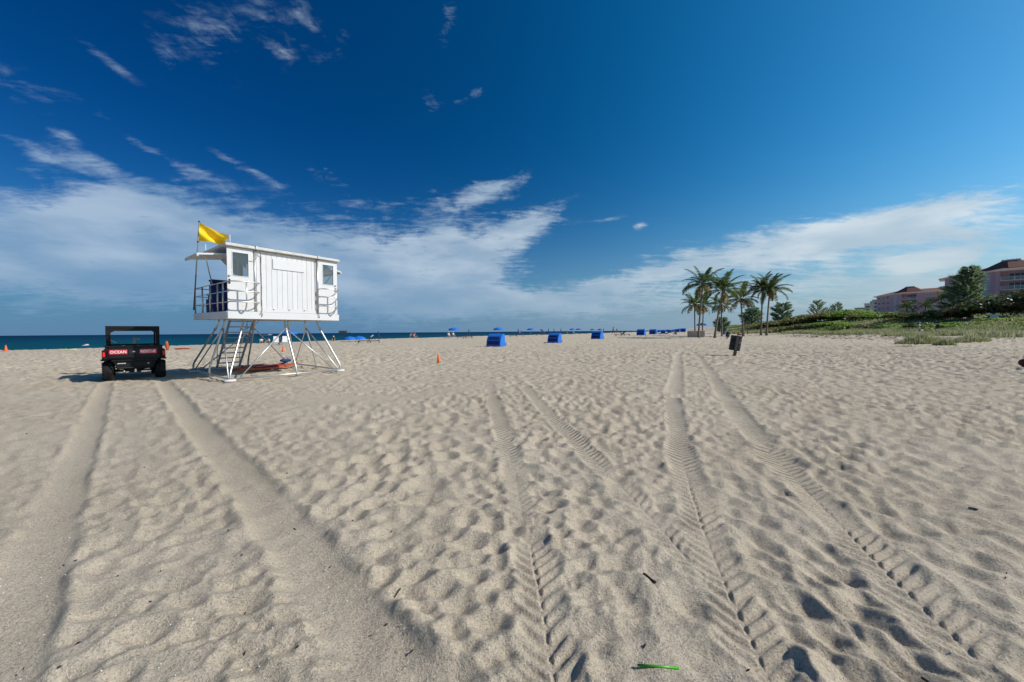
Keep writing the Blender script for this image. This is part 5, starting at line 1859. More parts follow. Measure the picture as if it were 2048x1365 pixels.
TEAL = pmat('teal_canvas', (0.02, 0.13, 0.33), 0.75)
MAROON = pmat('maroon_canvas', (0.16, 0.008, 0.02), 0.8)
WHITEC = pmat('white_canvas', (0.72, 0.74, 0.75), 0.8)
op = make_parasol(at(908, 676), 'open blue parasol over two seated people at the waterline', True, sc_=1.35)
def parasol(px, py, label, sc_, group=None):
    return dup(op, at(px, py), random.uniform(0, 1), label, group, sc_)
parasol(578, 688.5, 'open blue parasol over the white chairs seen between the tower legs', 1.0)
pz = at(700.5, 683.5); pz.z -= 1.25
dup(op, pz, 0.3, 'left one of two low blue parasols behind the sand crest by the sun loungers', None, 1.05)
pz = at(719, 683.2); pz.z -= 1.2
dup(op, pz, 0.7, 'right one of two low blue parasols behind the sand crest by the sun loungers', None, 1.05)
parasol(997, 674, 'open blue parasol just above the nearest blue cabana', 1.45)
parasol(1061.5, 670.5, 'open blue parasol left of the dark collapsed parasol', 1.5)
parasol(1145, 668.2, 'left one of two open blue parasols over a blue beach chair', 1.55)
parasol(1157.5, 668.0, 'right one of two open blue parasols over a blue beach chair', 1.55)
cp = make_parasol(at(757, 680), 'closed navy parasol standing by the two dark sun loungers', False, NAVY, 'closed parasols by the water', sc_=0.98)
def closed(px, py, label, sc_):
    return dup(cp, at(px, py), 0.2, label, None, sc_)
closed(938, 674, 'closed navy parasol right of the parasol over two seated people', 1.25)
closed(1036.5, 671.8, 'closed navy parasol beside a dark seat, right of the nearest cabana', 1.4)
closed(1097, 669.8, 'closed navy parasol left of the second nearest cabana', 1.45)
closed(1108, 669.4, 'closed navy parasol directly behind the second nearest cabana', 1.45)
closed(1122, 669, 'closed navy parasol above the right side of the second nearest cabana', 1.5)
closed(1207, 667.2, 'closed blue parasol right of the third nearest cabana', 1.6)
make_parasol(at(1199.5, 666.8), 'dark red parasol behind the third nearest cabana', True, MAROON, sc_=1.5)
make_parasol(at(1176, 667), 'white parasol at the waterline left of the third nearest cabana', True, WHITEC, sc_=1.5)
make_parasol(at(1185, 667), 'teal parasol behind the left side of the third nearest cabana', True, TEAL, sc_=1.5)
# the far crowd of blue and white parasols
tl = make_parasol(at(1232, 664.3), 'blue parasol in the far line of blue and white parasols', True, TEAL, 'far line of parasols', sc_=1.9)
wh = make_parasol(at(1234, 664.2), 'white parasol in the far line of blue and white parasols', True, WHITEC, 'far line of white parasols', sc_=1.7)
for k in range(19):
    px = 1238 + k * 2.9 + random.uniform(-0.8, 0.8)
    white = k % 4 == 2
    dup(wh if white else tl, at(px, 664.2 - k * 0.03), random.uniform(0, 1), scale=random.uniform(1.7, 2.2))
make_parasol(at(1403, 664.2), 'dark blue parasol peeping over the low concrete wall by the palms', True, NAVY, sc_=2.2)
# dark collapsed parasol, its canopy folded to one side
t = thing('tilted_parasol', 'dark navy parasol tipped over on its side between closed parasols', 'parasol', at(1084, 670), 0.3, 'beach parasols by the water')
t.scale = (1.4,) * 3
mb = MB(); mb.tube([(-0.5, 0, 0), (0.1, 0, 1.5)], 0.025, 6); part('pole', mb, POLE, t)
mb = MB(); mb.lathe([(1.1, 0), (0.95, 0.22), (0.55, 0.40), (0.03, 0.5)], (0.1, 0, 1.1), 12, Euler((0.2, R(42), 0)).to_matrix()); part('canopy', mb, NAVY, t)

# --- loungers and chairs
def make_lounger(loc, rz, label, back=R(40), towel=False, sc_=1.0):
    t = thing('sun_lounger', label, 'sun lounger', loc, rz, 'dark sun loungers on the sand')
    t.scale = (sc_,) * 3
    mb = MB()
    for s_ in (-1, 1):
        mb.rbox((s_ * 0.32, -0.1, 0.30), (0.06, 1.7, 0.07), 0.01)
    for k in range(8):
        mb.box((0, -0.9 + k * 0.17, 0.33), (0.6, 0.11, 0.025))
    part('frame', mb, WOODD, t)
    for (a, b) in ((-0.32, -0.85), (0.32, -0.85), (-0.32, 0.6), (0.32, 0.6)):
        mb = MB(); mb.box((a, b, 0.14), (0.06, 0.06, 0.28)); part('leg', mb, WOODD, t)
    mb = MB(); mb.rbox((0, 0.42 + 0.36 * math.cos(back), 0.36 + 0.36 * math.sin(back)), (0.62, 0.76, 0.07), 0.02, (back, 0, 0)); part('backrest', mb, CUSH, t)
    if towel:
        mb = MB(); mb.rbox((0, 0.42 + 0.62 * math.cos(back), 0.45 + 0.62 * math.sin(back)), (0.66, 0.42, 0.12), 0.04, (back, 0, 0)); part('towel', mb, TOWEL, t)
    return t
l0 = make_lounger(at(731, 686.5), R(-72), 'sun lounger with a white towel on its raised back, left of the closed parasol', R(48), True, 1.15)
l1 = make_lounger(at(749, 686.5), R(-72), 'plain dark sun lounger under the closed parasol', R(40), False, 1.1)
dup(l1, at(925, 678.3), R(-80), 'dark sun lounger, left one of the pair left of the nearest cabana', None, 1.35)
dup(l1, at(937, 678), R(-80), 'dark sun lounger by the closed parasol, right one of its pair', None, 1.35)
dup(l1, at(1028, 674.3), R(-80), 'dark sun lounger behind the nearest cabana', None, 1.4)
dup(l1, at(1079, 671.5), R(-80), 'dark sun lounger below the tipped parasol', None, 1.4)
dup(l1, at(1241, 672.2), R(-84), 'dark sun lounger on open sand right of the third cabana, left one', None, 1.7)
dup(l1, at(1249, 672.2), R(84), 'dark sun lounger on open sand right of the third cabana, right one', None, 1.7)

def make_chair(loc, rz, label, mat, sc_=1.0, group='beach chairs by the water'):
    t = thing('beach_chair', label, 'beach chair', loc, rz, group)
    t.scale = (sc_,) * 3
    mb = MB(); mb.rbox((0, -0.05, 0.32), (0.56, 0.52, 0.05), 0.01); part('seat', mb, mat, t)
    mb = MB(); mb.rbox((0, 0.30, 0.68), (0.56, 0.05, 0.75), 0.01, (R(-18), 0, 0)); part('backrest', mb, mat, t)
    for s_ in (-1, 1):
        mb = MB(); mb.tube([(s_ * 0.3, -0.3, 0), (s_ * 0.3, -0.28, 0.52), (s_ * 0.3, 0.25, 0.55), (s_ * 0.3, 0.35, 0)], 0.018, 6); part('arm_frame', mb, POLE, t)
    return t
c0 = make_chair(at(552, 690), R(30), 'white beach chair under the parasol seen through the tower legs, left one', WHITEC, 1.15)
dup(c0, at(570, 689.5), R(30), 'white beach chair under the parasol seen through the tower legs, right one')
bc = make_chair(at(1149, 669.2), R(40), 'blue beach chair under the two open parasols', TEAL, 1.5)
dup(bc, at(1042, 673.4), R(40), 'teal beach chair beside the closed parasol right of the nearest cabana', None, 1.4)
gc = make_chair(at(897.5, 675.8), R(35), 'pale beach chair under the open parasol, left one', SHADEG, 1.3)
dup(gc, at(906.5, 675.5), R(35), 'pale beach chair under the open parasol, right one', None, 1.3)

# --- traffic cones
CONE = pmat('orange_cone', (0.80, 0.13, 0.008), 0.55)
CONED = pmat('cone_base', (0.62, 0.10, 0.01), 0.7)
def make_cone(loc, label, h):
    t = thing('traffic_cone', label, 'traffic cone', loc, random.uniform(0, 1), 'orange cones on the sand')
    t.scale = (h / 0.7,) * 3
    mb = MB(); mb.lathe([(0.155, 0.03), (0.145, 0.06), (0.035, 0.68), (0.025, 0.70), (0.018, 0.70), (0.018, 0.60)], (0, 0, 0), 14); part('cone_body', mb, CONE, t)
    mb = MB(); mb.rbox((0, 0, 0.02), (0.38, 0.38, 0.04), 0.01); part('base_plate', mb, CONED, t)
    return t
k0 = make_cone(at(878, 725), 'orange traffic cone alone on the sand between the tower and the cabanas', 0.45)
k0.rotation_euler = (0.0, R(-6), 0.4)
for px, py, lab, h in ((12, 702.5, 'orange cone at the left edge of the frame by the water', 0.62), (406.5, 689.5, 'orange cone at the waterline seen past the left legs of the tower', 0.55),
                       (566.5, 704, 'orange cone framed by the front braces of the tower', 0.55), (476, 696, 'orange cone seen through the tower stair', 0.5)):
    q = dup(k0, at(px, py), 0.3, lab, None, h / 0.7)
    q.rotation_euler = (0, 0, 0.3)

# --- rescue floats and small things near the buggy
t = thing('rescue_buoy', 'orange rescue buoy standing upright right of the buggy', 'rescue buoy', at(335.5, 701), 0.2)
t.rotation_euler = (R(4), R(-3), 0.3)
mb = MB(); mb.lathe([(0.02, 0), (0.10, 0.03), (0.125, 0.15), (0.13, 0.55), (0.115, 0.75), (0.07, 0.88), (0.02, 0.93)], (0, 0, 0), 14); part('float_body', mb, ORANGE, t)
for s_ in (-1, 1):
    mb = MB(); mb.tube([(s_ * 0.12, 0, 0.30), (s_ * 0.17, 0, 0.34), (s_ * 0.17, 0, 0.56), (s_ * 0.12, 0, 0.60)], 0.014, 6); part('handle', mb, BLACKC, t)
t = thing('rescue_tube', 'orange rescue tube lying flat on the sand right of the buggy', 'rescue tube', at(365, 699.2, 0.06), 0.12)
mb = MB(); mb.tube([(-0.75, 0, 0.0), (-0.6, 0, 0.0), (0, 0.02, 0.03), (0.6, 0, 0.0), (0.75, 0, 0.0)], [0.03, 0.075, 0.08, 0.075, 0.03], 10); part('float_body', mb, ORANGE, t)
mb = MB(); mb.tube([(0.75, 0, 0), (0.95, 0.1, -0.02), (1.1, -0.1, -0.03), (1.25, 0.1, -0.03)], 0.012, 6); part('tow_strap', mb, BLACKC, t)
LIME = pmat('lime_foam', (0.55, 0.75, 0.03), 0.6)
t = thing('bodyboard', 'lime green bodyboard lying on the sand left of the buggy', 'bodyboard', at(139, 700.5, 0.03), 0.5)
mb = MB(); mb.prism([(-0.5, -0.26), (0.35, -0.27), (0.55, -0.12), (0.55, 0.12), (0.35, 0.27), (-0.5, 0.26)], 0.06, Matrix.Identity(4)); part('foam_deck', mb, LIME, t)
mb = MB(); mb.tube([(-0.3, 0, 0.06), (-0.4, 0.1, 0.12), (-0.5, 0.25, 0.05)], 0.012, 5); part('leash', mb, BLACKC, t)
PINKP = pmat('pink_vinyl', (0.75, 0.45, 0.60), 0.5)
pp_ = P(170.5, 692.5, SEA_Z)
t = thing('swim_ring', 'pale pink swim float on the water left of the buggy', 'swim float', pp_, 0.2)
mb = MB(); mb.tube([Vector((0.5 * math.cos(a * PI / 8), 0.4 * math.sin(a * PI / 8), 0.10 + 0.12 * math.cos(a * PI / 8))) for a in range(17)], 0.14, 8); part('ring', mb, PINKP, t)
mb = MB(); mb.rbox((0.2, 0.05, 0.36), (0.6, 0.25, 0.14), 0.05); part('pillow', mb, WHITEC, t)

# --- litter bins on posts
BIN = pmat('black_bin', (0.020, 0.021, 0.024), 0.7, var=0.2, vscale=6, dirt=((0.08, 0.07, 0.06), 0.35, 4.0))
POST = pmat('weathered_post', (0.17, 0.14, 0.11), 0.9, var=0.2, vscale=9, bump=(30, 0.4, 0.01))
POSTD = pmat('dark_post_foot', (0.13, 0.10, 0.07), 0.9, var=0.2, vscale=9)  # lower end of the bin post in a darker brown
def make_bin(loc, tilt, rz, label, sc_=1.0):
    t = thing('litter_bin', label, 'litter bin', loc, 0, 'leaning black litter bins on posts')
    t.rotation_euler = Euler((0, tilt, rz), 'XYZ')
    t.scale = (sc_,) * 3
    mb = MB()
    n = 24
    prof = [(0.275, 0.02), (0.285, 0.0), (0.300, 0.05), (0.300, 0.42), (0.306, 0.43), (0.306, 0.46), (0.300, 0.47), (0.300, 0.86), (0.312, 0.88), (0.312, 0.91), (0.29, 0.91), (0.285, 0.1), (0.01, 0.08)]
    mb.lathe(prof, (0, 0.30, 0.32), n)
    part('drum', mb, BIN, t)
    mb = MB(); mb.rbox((0, -0.045, 0.78), (0.125, 0.09, 0.92), 0.008); part('post', mb, POST, t)
    mb = MB(); mb.rbox((0, -0.045, 0.11), (0.16, 0.12, 0.50), 0.01); part('post_foot', mb, POSTD, t)
    mb = MB(); mb.lathe([(0.302, 0.98), (0.309, 0.98), (0.309, 1.02), (0.302, 1.02)], (0, 0.30, 0), n); mb.lathe([(0.302, 0.55), (0.309, 0.55), (0.309, 0.59), (0.302, 0.59)], (0, 0.30, 0), n)
    part('strap', mb, BLK2, t, kind=None)
    return t
make_bin(at(1468.5, 712), R(9), R(-20), 'black litter bin leaning on its post, the large one alone on the sand', 1.04)
make_bin(at(1453.5, 678), R(17), R(-20), 'black litter bin leaning on its post, the small far one by the palms', 1.02)
TEALB = pmat('teal_bin', (0.03, 0.12, 0.17), 0.6)
t = thing('wheeled_bin', 'teal bin standing behind the small palm at the dune edge', 'bin', at(1449, 670), 0.3)
t.scale = (1.3,) * 3
mb = MB(); mb.box((0, 0, 0.52), (0.52, 0.52, 0.9), None, 1.15); part('bin_body', mb, TEALB, t)
mb = MB(); mb.rbox((0, 0, 1.0), (0.64, 0.66, 0.07), 0.02); part('lid', mb, TEALB, t)

# --- low concrete wall enclosure by the palms
CONC = pmat('beige_concrete', (0.40, 0.345, 0.285), 0.85, var=0.1, vscale=2, dirt=((0.25, 0.21, 0.17), 0.35, 1.5))
CONCL = pmat('pale_concrete_end', (0.66, 0.62, 0.56), 0.8)
p = at(1394, 674.8)
t = thing('concrete_wall', 'low beige concrete wall enclosure behind the tallest palm', 'wall', (p.x, p.y, p.z - 0.1), R(-20))
mb = MB(); mb.rbox((0, 0.9, 0.75), (3.15, 0.2, 1.5), 0.02); part('front_wall', mb, CONC, t)
mb = MB(); mb.rbox((1.68, 1.6, 0.75), (0.22, 1.6, 1.5), 0.02); part('end_wall', mb, CONCL, t)
mb = MB(); mb.rbox((-1.68, 1.6, 0.75), (0.20, 1.6, 1.5), 0.02); part('end_wall', mb, CONC, t)
mb = MB(); mb.rbox((0.05, 1.2, 1.54), (3.7, 1.0, 0.09), 0.02); part('coping', mb, CONCL, t)

# --- signs on the dune
x, y = PD(1988, 60)
t = thing('dune_sign', 'small white sign on the dune before the dark sea grapes', 'sign', (x, y, G(x, y)), R(-40))
mb = MB(); mb.rbox((0, 0, 1.0), (0.95, 0.03, 0.62), 0.01); part('sign_face', mb, pmat('white_sign', (0.62, 0.66, 0.72), 0.5), t)
for s_ in (-1, 1):
    mb = MB(); mb.box((s_ * 0.36, 0.05, 0.6), (0.07, 0.06, 1.3)); part('post', mb, POST, t)
x, y = PD(1875, 58)
t = thing('marker_post', 'dark blue marker post on the dune path', 'post', (x, y, G(x, y)), R(-30))
mb = MB(); mb.rbox((0, 0, 0.55), (0.34, 0.34, 1.1), 0.03); part('post_body', mb, pmat('navy_post', (0.03, 0.035, 0.07), 0.7), t)
mb = MB(); mb.rbox((0, 0, 1.13), (0.42, 0.42, 0.07), 0.02); part('post_cap', mb, SHADEG, t)

# --- the dark red bag cut by the right edge
t = thing('beach_bag', 'dark red bag on the sand at the right edge of the frame', 'bag', at(2052, 733), 0.5)
mb = MB(); mb.ell((0, 0, 0.14), (0.36, 0.20, 0.17), 12, 7, (0, R(12), 0)); part('bag_body', mb, pmat('dark_red_cloth', (0.085, 0.018, 0.015), 0.85), t)
mb = MB(); mb.tube([(-0.15, 0, 0.26), (-0.08, 0.05, 0.40), (0.08, 0.05, 0.40), (0.15, 0, 0.26)], 0.014, 6); part('handle', mb, BLACKC, t)

# --- green straw and twigs in the foreground
a, b = P(1275, 1336.5, 0.0), P(1358, 1342.5, 0.0)
def surf(x, y):
    return float(sand_height(np.array([[x]]), np.array([[y]]))[0, 0])
def lay(name, label, cat, pa, pb, r, mat, bend=0.0, up=0.008, group=None):
    mid = (pa + pb) / 2
    z0 = surf(mid.x, mid.y)
    mb = MB()
    pts = []
    for i in range(7):
        u = i / 6
        q = pa.lerp(pb, u)
        s_ = max(surf(q.x, q.y), z0 - 0.02)
        pts.append(Vector((q.x - mid.x, q.y - mid.y + bend * math.sin(PI * u), s_ - z0 + up)))
    mb.tube(pts, [r * (0.9 + 0.2 * ((i * 7) % 3) / 3) for i in range(7)], 7)
    o = link(name, mb.mesh(name, mat), None, (mid.x, mid.y, z0))
    return tag(o, label, cat, group)
ha = max(surf(a.x + (b.x - a.x) * k / 10, a.y + (b.y - a.y) * k / 10) for k in range(11)) + 0.002
mb = MB()
mid = (a + b) / 2
mb.tube([Vector((a.x - mid.x, a.y - mid.y, 0)), Vector((b.x - mid.x, b.y - mid.y, 0))], 0.0055, 10)
o = link('drinking_straw', mb.mesh('drinking_straw', pmat('green_straw', (0.06, 0.36, 0.015), 0.35)), None, (mid.x, mid.y, ha))
tag(o, 'bright green straw lying on the sand at the bottom of the frame', 'straw')
TWIG = pmat('dark_twig', (0.035, 0.028, 0.022), 0.9)
lay('driftwood_twig', 'dark twig on the sand above and left of the green straw', 'twig', P(1286, 1157), P(1312, 1170), 0.007, TWIG, 0.01)
lay('driftwood_twig', 'short dark twig left of the middle tread marks, upright on the slope', 'twig', P(788, 1188), P(801, 1176), 0.005, TWIG, 0.0)
lay('driftwood_twig', 'brown twig at the lower right beside the outer tyre track', 'twig', P(1844, 1347), P(1858, 1358), 0.006, TWIG, 0.006)
lay('driftwood_twig', 'black sliver on the rippled sand near the right edge', 'twig', P(1937, 1022), P(1956, 1026), 0.006, TWIG, 0.01)
def scraps():
    rng = np.random.default_rng(5)
    mb = MB()
    for _ in range(46):
        px, py = rng.uniform(20, 2030), 780 + 560 * rng.random() ** 1.3
        if rng.random() < 0.55:
            px = rng.uniform(100, 800)
        p = P(px, py)
        z = surf(p.x, p.y)
        an = rng.uniform(0, PI)
        l_ = rng.uniform(0.006, 0.018)
        d_ = Vector((math.cos(an), math.sin(an), rng.uniform(-.1, .5)))
        s_ = d_.cross(Vector((0, 0, 1))).normalized() * l_ * rng.uniform(0.12, 0.4)
        c = Vector((p.x, p.y, z + 0.005))
        up = Vector((0, 0, 0.006))
        mb.add([c - d_ * l_, c - s_ + up, c + d_ * l_, c + s_ + up * 1.5, c - up], [(0, 1, 2, 3), (0, 3, 4), (3, 2, 4), (2, 1, 4), (1, 0, 4)])
    o = part('seaweed_scraps', mb, TWIG)
    tag(o, 'dark scraps of seaweed and leaf scattered on the sand', 'debris', kind='stuff')
    mb = MB()
    for _ in range(700):
        px, py = rng.uniform(-100, 2150), 850 + 540 * rng.random()
        p = P(px, py)
        z = surf(p.x, p.y)
        l_ = rng.uniform(0.002, 0.0055)
        c = Vector((p.x, p.y, z + 0.002))
        an = rng.uniform(0, PI)
        d_ = Vector((math.cos(an), math.sin(an), 0)) * l_
        s_ = Vector((-math.sin(an), math.cos(an), 0.3)) * l_ * 0.7
        up = Vector((0, 0, l_ * 0.8))
        mb.add([c - d_, c - s_, c + d_, c + s_, c + up], [(0, 1, 4), (1, 2, 4), (2, 3, 4), (3, 0, 4)])
    o = part('shell_fragments', mb, pmat('shell', (0.75, 0.72, 0.66), 0.5))
    tag(o, 'tiny white shell fragments in the foreground sand', 'shells', kind='stuff')
scraps()

# ================================================================== ships
SHIPC = pmat('ship_hull', (0.10, 0.085, 0.085), 0.8)
SHIPW = pmat('ship_white', (0.6, 0.6, 0.6), 0.7)
x, y = PD(685, 1900)
t = thing('dredger_ship', 'dark work ship with deck cranes on the horizon right of the tower', 'ship', (x, y, SEA_Z), 0.1)
mb = MB(); mb.prism([(-24, 1), (-20, 0), (22, 0), (26, 5), (-24, 4)], 12, Matrix(((1, 0, 0, 0), (0, 0, 1, -6), (0, 1, 0, 0), (0, 0, 0, 1)))); part('hull', mb, SHIPC, t)
mb = MB()
for k in range(9):
    mb.box((-16 + k * 4.2, 0, 8 + (k % 3)), (3.4, 8, 7 + 2 * (k % 3)))
part('deck_house', mb, SHIPC, t, kind='stuff')
for k, hh in ((-18, 15), (-6, 13), (8, 14), (21, 21)):
    mb = MB(); mb.tube([(k, 0, 4), (k + 1, 0, hh)], 0.8, 5); part('mast', mb, SHIPC, t)
mb = MB(); mb.box((-24.5, 0, 5.5), (5, 8, 4)); part('bow_block', mb, SHIPW, t)
x, y = PD(698.5, 2300)
t = thing('distant_boat', 'tiny dark boat on the horizon just right of the work ship', 'boat', (x, y, SEA_Z), 0)
mb = MB(); mb.prism([(-8, 2.5), (-6, 0), (6, 0), (8, 3)], 5, Matrix(((1, 0, 0, 0), (0, 0, 1, -2.5), (0, 1, 0, 0), (0, 0, 0, 1)))); part('hull', mb, SHIPC, t)
mb = MB(); mb.box((0, 0, 4.5), (6, 4, 4)); part('cabin', mb, SHIPC, t)
pq = P(540, 670.6, SEA_Z)
t = thing('speedboat', 'small white speedboat trailing foam beyond the tower legs', 'boat', pq, R(15))
mb = MB(); mb.prism([(-2.6, 0.8), (-2.4, 0), (2.0, 0), (3.2, 1.1)], 2.2, Matrix(((1, 0, 0, 0), (0, 0, 1, -1.1), (0, 1, 0, 0), (0, 0, 0, 1)))); part('hull', mb, SHIPW, t)
mb = MB(); mb.rbox((-0.2, 0, 1.4), (1.6, 1.4, 0.9), 0.2); part('cabin', mb, SHIPW, t)
mb = MB(); mb.prism([(2.5, -1.2), (-9, -2.4), (-12, 0), (-9, 2.4), (2.5, 1.2)], 0.25, Matrix.Translation((0, 0, 0.02))); part('foam_wake', mb, SHIPW, t)
# ================================================================== people
SKIN = pmat('tanned_skin', (0.42, 0.24, 0.16), 0.6)
SKIND = pmat('darker_skin', (0.16, 0.09, 0.06), 0.6)
HAIR = pmat('dark_hair', (0.02, 0.014, 0.01), 0.7)
STRAW = pmat('straw_hat', (0.62, 0.52, 0.36), 0.8)
REDC = pmat('red_cloth', (0.36, 0.012, 0.03), 0.8)
PINKC = pmat('pink_cloth', (0.62, 0.22, 0.30), 0.8)
BLACKT = pmat('black_cloth', (0.012, 0.012, 0.016), 0.85)
WHITET = pmat('white_cloth', (0.72, 0.72, 0.70), 0.85)
NAVYT = pmat('navy_cloth', (0.015, 0.022, 0.07), 0.85)
_dg = None

def skin_mesh(pts, edges, root, name, mat, sub=1):
    me = bpy.data.meshes.new(name)
    me.from_pydata([p for p, _ in pts], edges, [])
    o = bpy.data.objects.new('tmp', me)
    COL.objects.link(o)
    o.modifiers.new('skin', 'SKIN')
    sv = me.skin_vertices[0].data
    for i, (_, r) in enumerate(pts):
        sv[i].radius = (r, r) if not isinstance(r, tuple) else r
        sv[i].use_root = (i == root)
    sb = o.modifiers.new('sub', 'SUBSURF')
    sb.levels = sub
    dg = bpy.context.evaluated_depsgraph_get()
    out = bpy.data.meshes.new_from_object(o.evaluated_get(dg))
    bpy.data.objects.remove(o)
    out.name = name
    out.materials.clear(); out.materials.append(mat)
    out.polygons.foreach_set('use_smooth', [True] * len(out.polygons))
    return out

STAND = dict(pel=(0, 0, .95), sp=(0, 0, 1.14), ch=(0, .01, 1.33), nk=(0, 0, 1.48), h0=(0, -.02, 1.56), h1=(0, -.02, 1.68),
             sl=(.18, 0, 1.41), el=(.24, .03, 1.15), wl=(.26, -.06, .93), fl=(.26, -.09, .84), hl=(.10, 0, .90), kl=(.11, -.02, .50), al=(.11, .03, .08), tl=(.12, -.14, .04),
             sr=(-.18, 0, 1.41), er=(-.24, .03, 1.15), wr=(-.26, -.06, .93), fr=(-.26, -.09, .84), hr=(-.10, 0, .90), kr=(-.11, -.02, .50), ar=(-.11, .03, .08), tr=(-.12, -.14, .04))
def pose(**kw):
    q = dict(STAND); q.update(kw); return q
WALK = pose(kl=(.11, -.22, .52), al=(.11, -.20, .10), tl=(.12, -.38, .08), kr=(-.11, .10, .50), ar=(-.11, .34, .14), tr=(-.12, .24, .04), el=(.24, .16, 1.17), wl=(.25, .18, .95), er=(-.24, -.10, 1.17), wr=(-.25, -.28, 1.0), fl=(.25, .16, .86), fr=(-.25, -.36, .96))
PHONE = pose(er=(-.26, -.10, 1.18), wr=(-.12, -.28, 1.40), fr=(-.06, -.30, 1.48), el=(.26, .06, 1.16), wl=(.20, -.12, 1.02), fl=(.16, -.18, .98))
SIT = pose(pel=(0, 0, .14), sp=(0, -.03, .32), ch=(0, -.08, .52), nk=(0, -.12, .66), h0=(0, -.15, .73), h1=(0, -.16, .85), sl=(.18, -.10, .60), sr=(-.18, -.10, .60),
           el=(.27, -.22, .40), wl=(.20, -.42, .40), fl=(.14, -.48, .40), er=(-.27, -.22, .40), wr=(-.20, -.42, .40), fr=(-.14, -.48, .40),
           hl=(.11, -.04, .13), hr=(-.11, -.04, .13), kl=(.17, -.42, .42), kr=(-.17, -.42, .42), al=(.15, -.66, .08), ar=(-.15, -.66, .08), tl=(.15, -.82, .05), tr=(-.15, -.82, .05))
CHAIRSIT = pose(pel=(0, 0, .44), sp=(0, .05, .62), ch=(0, .10, .80), nk=(0, .11, .95), h0=(0, .09, 1.03), h1=(0, .08, 1.15), sl=(.18, .09, .88), sr=(-.18, .09, .88),
                el=(.26, .02, .66), wl=(.26, -.22, .62), fl=(.25, -.30, .61), er=(-.26, .02, .66), wr=(-.26, -.22, .62), fr=(-.25, -.30, .61),
                hl=(.10, -.04, .42), hr=(-.10, -.04, .42), kl=(.13, -.46, .46), kr=(-.13, -.46, .46), al=(.13, -.56, .08), ar=(-.13, -.56, .08), tl=(.13, -.72, .05), tr=(-.13, -.72, .05))
RECLINE = pose(pel=(0, 0, .46), sp=(0, .18, .54), ch=(0, .36, .66), nk=(0, .48, .76), h0=(0, .53, .82), h1=(0, .60, .92), sl=(.18, .40, .70), sr=(-.18, .40, .70),
               el=(.26, .22, .58), wl=(.24, .0, .56), fl=(.22, -.08, .56), er=(-.26, .22, .58), wr=(-.24, .0, .56), fr=(-.22, -.08, .56),
               hl=(.10, -.04, .45), hr=(-.10, -.04, .45), kl=(.12, -.42, .62), kr=(-.12, -.45, .50), al=(.12, -.78, .44), ar=(-.12, -.86, .44), tl=(.12, -.90, .50), tr=(-.12, -.95, .52))
BEND = pose(sp=(0, -.12, 1.08), ch=(0, -.34, 1.14), nk=(0, -.48, 1.12), h0=(0, -.56, 1.10), h1=(0, -.66, 1.06), sl=(.18, -.40, 1.12), sr=(-.18, -.40, 1.12), el=(.22, -.46, .86), wl=(.18, -.52, .64), fl=(.16, -.55, .56), er=(-.22, -.46, .86), wr=(-.18, -.52, .64), fr=(-.16, -.55, .56))
RAD = dict(pel=.135, sp=.125, ch=.145, nk=.055, h0=.075, h1=.088, s=.062, e=.042, w=.030, f=.036, h=.085, k=.058, a=.040, t=.036)
KEYS = ['pel', 'sp', 'ch', 'nk', 'h0', 'h1', 'sl', 'el', 'wl', 'fl', 'hl', 'kl', 'al', 'tl', 'sr', 'er', 'wr', 'fr', 'hr', 'kr', 'ar', 'tr']
BONES = [('pel', 'sp'), ('sp', 'ch'), ('ch', 'nk'), ('nk', 'h0'), ('h0', 'h1')] + [(a + s, b + s) for s in 'lr' for a, b in (('s', 'e'), ('e', 'w'), ('w', 'f'), ('h', 'k'), ('k', 'a'), ('a', 't'))] + [('ch', 'sl'), ('ch', 'sr'), ('pel', 'hl'), ('pel', 'hr')]

def person(loc, rz, label, ps, top=None, bottom=None, skin=SKIN, hat=None, sc_=1.0, group=None, hair=HAIR):
    t = thing('person', label, 'person', loc, rz, group)
    t.scale = (sc_,) * 3
    r = lambda k: RAD[k] if k in RAD else RAD[k[0]]
    idx = {k: i for i, k in enumerate(KEYS)}
    link('body', skin_mesh([(ps[k], r(k)) for k in KEYS], [(idx[a], idx[b]) for a, b in BONES], 0, 'body', skin), t)
    V = {k: Vector(v) for k, v in ps.items()}
    def cloth(keys, edges, name, mat, grow):
        pts = [(tuple(q), rr * 1.0 + grow) for q, rr in keys]
        link(name, skin_mesh(pts, edges, 0, name, mat), t)
    if top:
        k = [(V['pel'], .135), (V['sp'], .125), (V['ch'], .145), (V['nk'].lerp(V['ch'], .35), .09), (V['sl'], .064), (V['sl'].lerp(V['el'], .6), .056), (V['sr'], .064), (V['sr'].lerp(V['er'], .6), .056)]
        cloth(k, [(0, 1), (1, 2), (2, 3), (2, 4), (4, 5), (2, 6), (6, 7)], 'shirt', top, .018)
    if bottom:
        k = [(V['pel'], .14), (V['hl'], .088), (V['hl'].lerp(V['kl'], .7), .078), (V['hr'], .088), (V['hr'].lerp(V['kr'], .7), .078), (V['pel'].lerp(V['sp'], .35), .13)]
        cloth(k, [(0, 1), (1, 2), (0, 3), (3, 4), (0, 5)], 'shorts', bottom, .020)
    up = (V['h1'] - V['h0']).normalized()
    c = V['h1'] + up * 0.012
    mb = MB()
    q = up.to_track_quat('Z', 'Y').to_matrix()
    mb.lathe([(0.001, 0.105), (0.06, 0.09), (0.098, 0.03), (0.10, -0.04), (0.088, -0.07)], c + q @ Vector((0, 0.012, 0)), 10, q)
    part('hair', mb, hair, t)
    mb = MB(); mb.ell(V['h1'] - up * 0.045 + Vector((0, -0.095, 0)), (0.014, 0.022, 0.02), 6, 4)
    part('nose', mb, skin, t)
    if hat:
        mb = MB(); mb.lathe([(0.20, 0.035), (0.21, 0.045), (0.105, 0.06), (0.095, 0.14), (0.001, 0.155)], c, 12, q)
        part('hat', mb, hat, t)
    return t

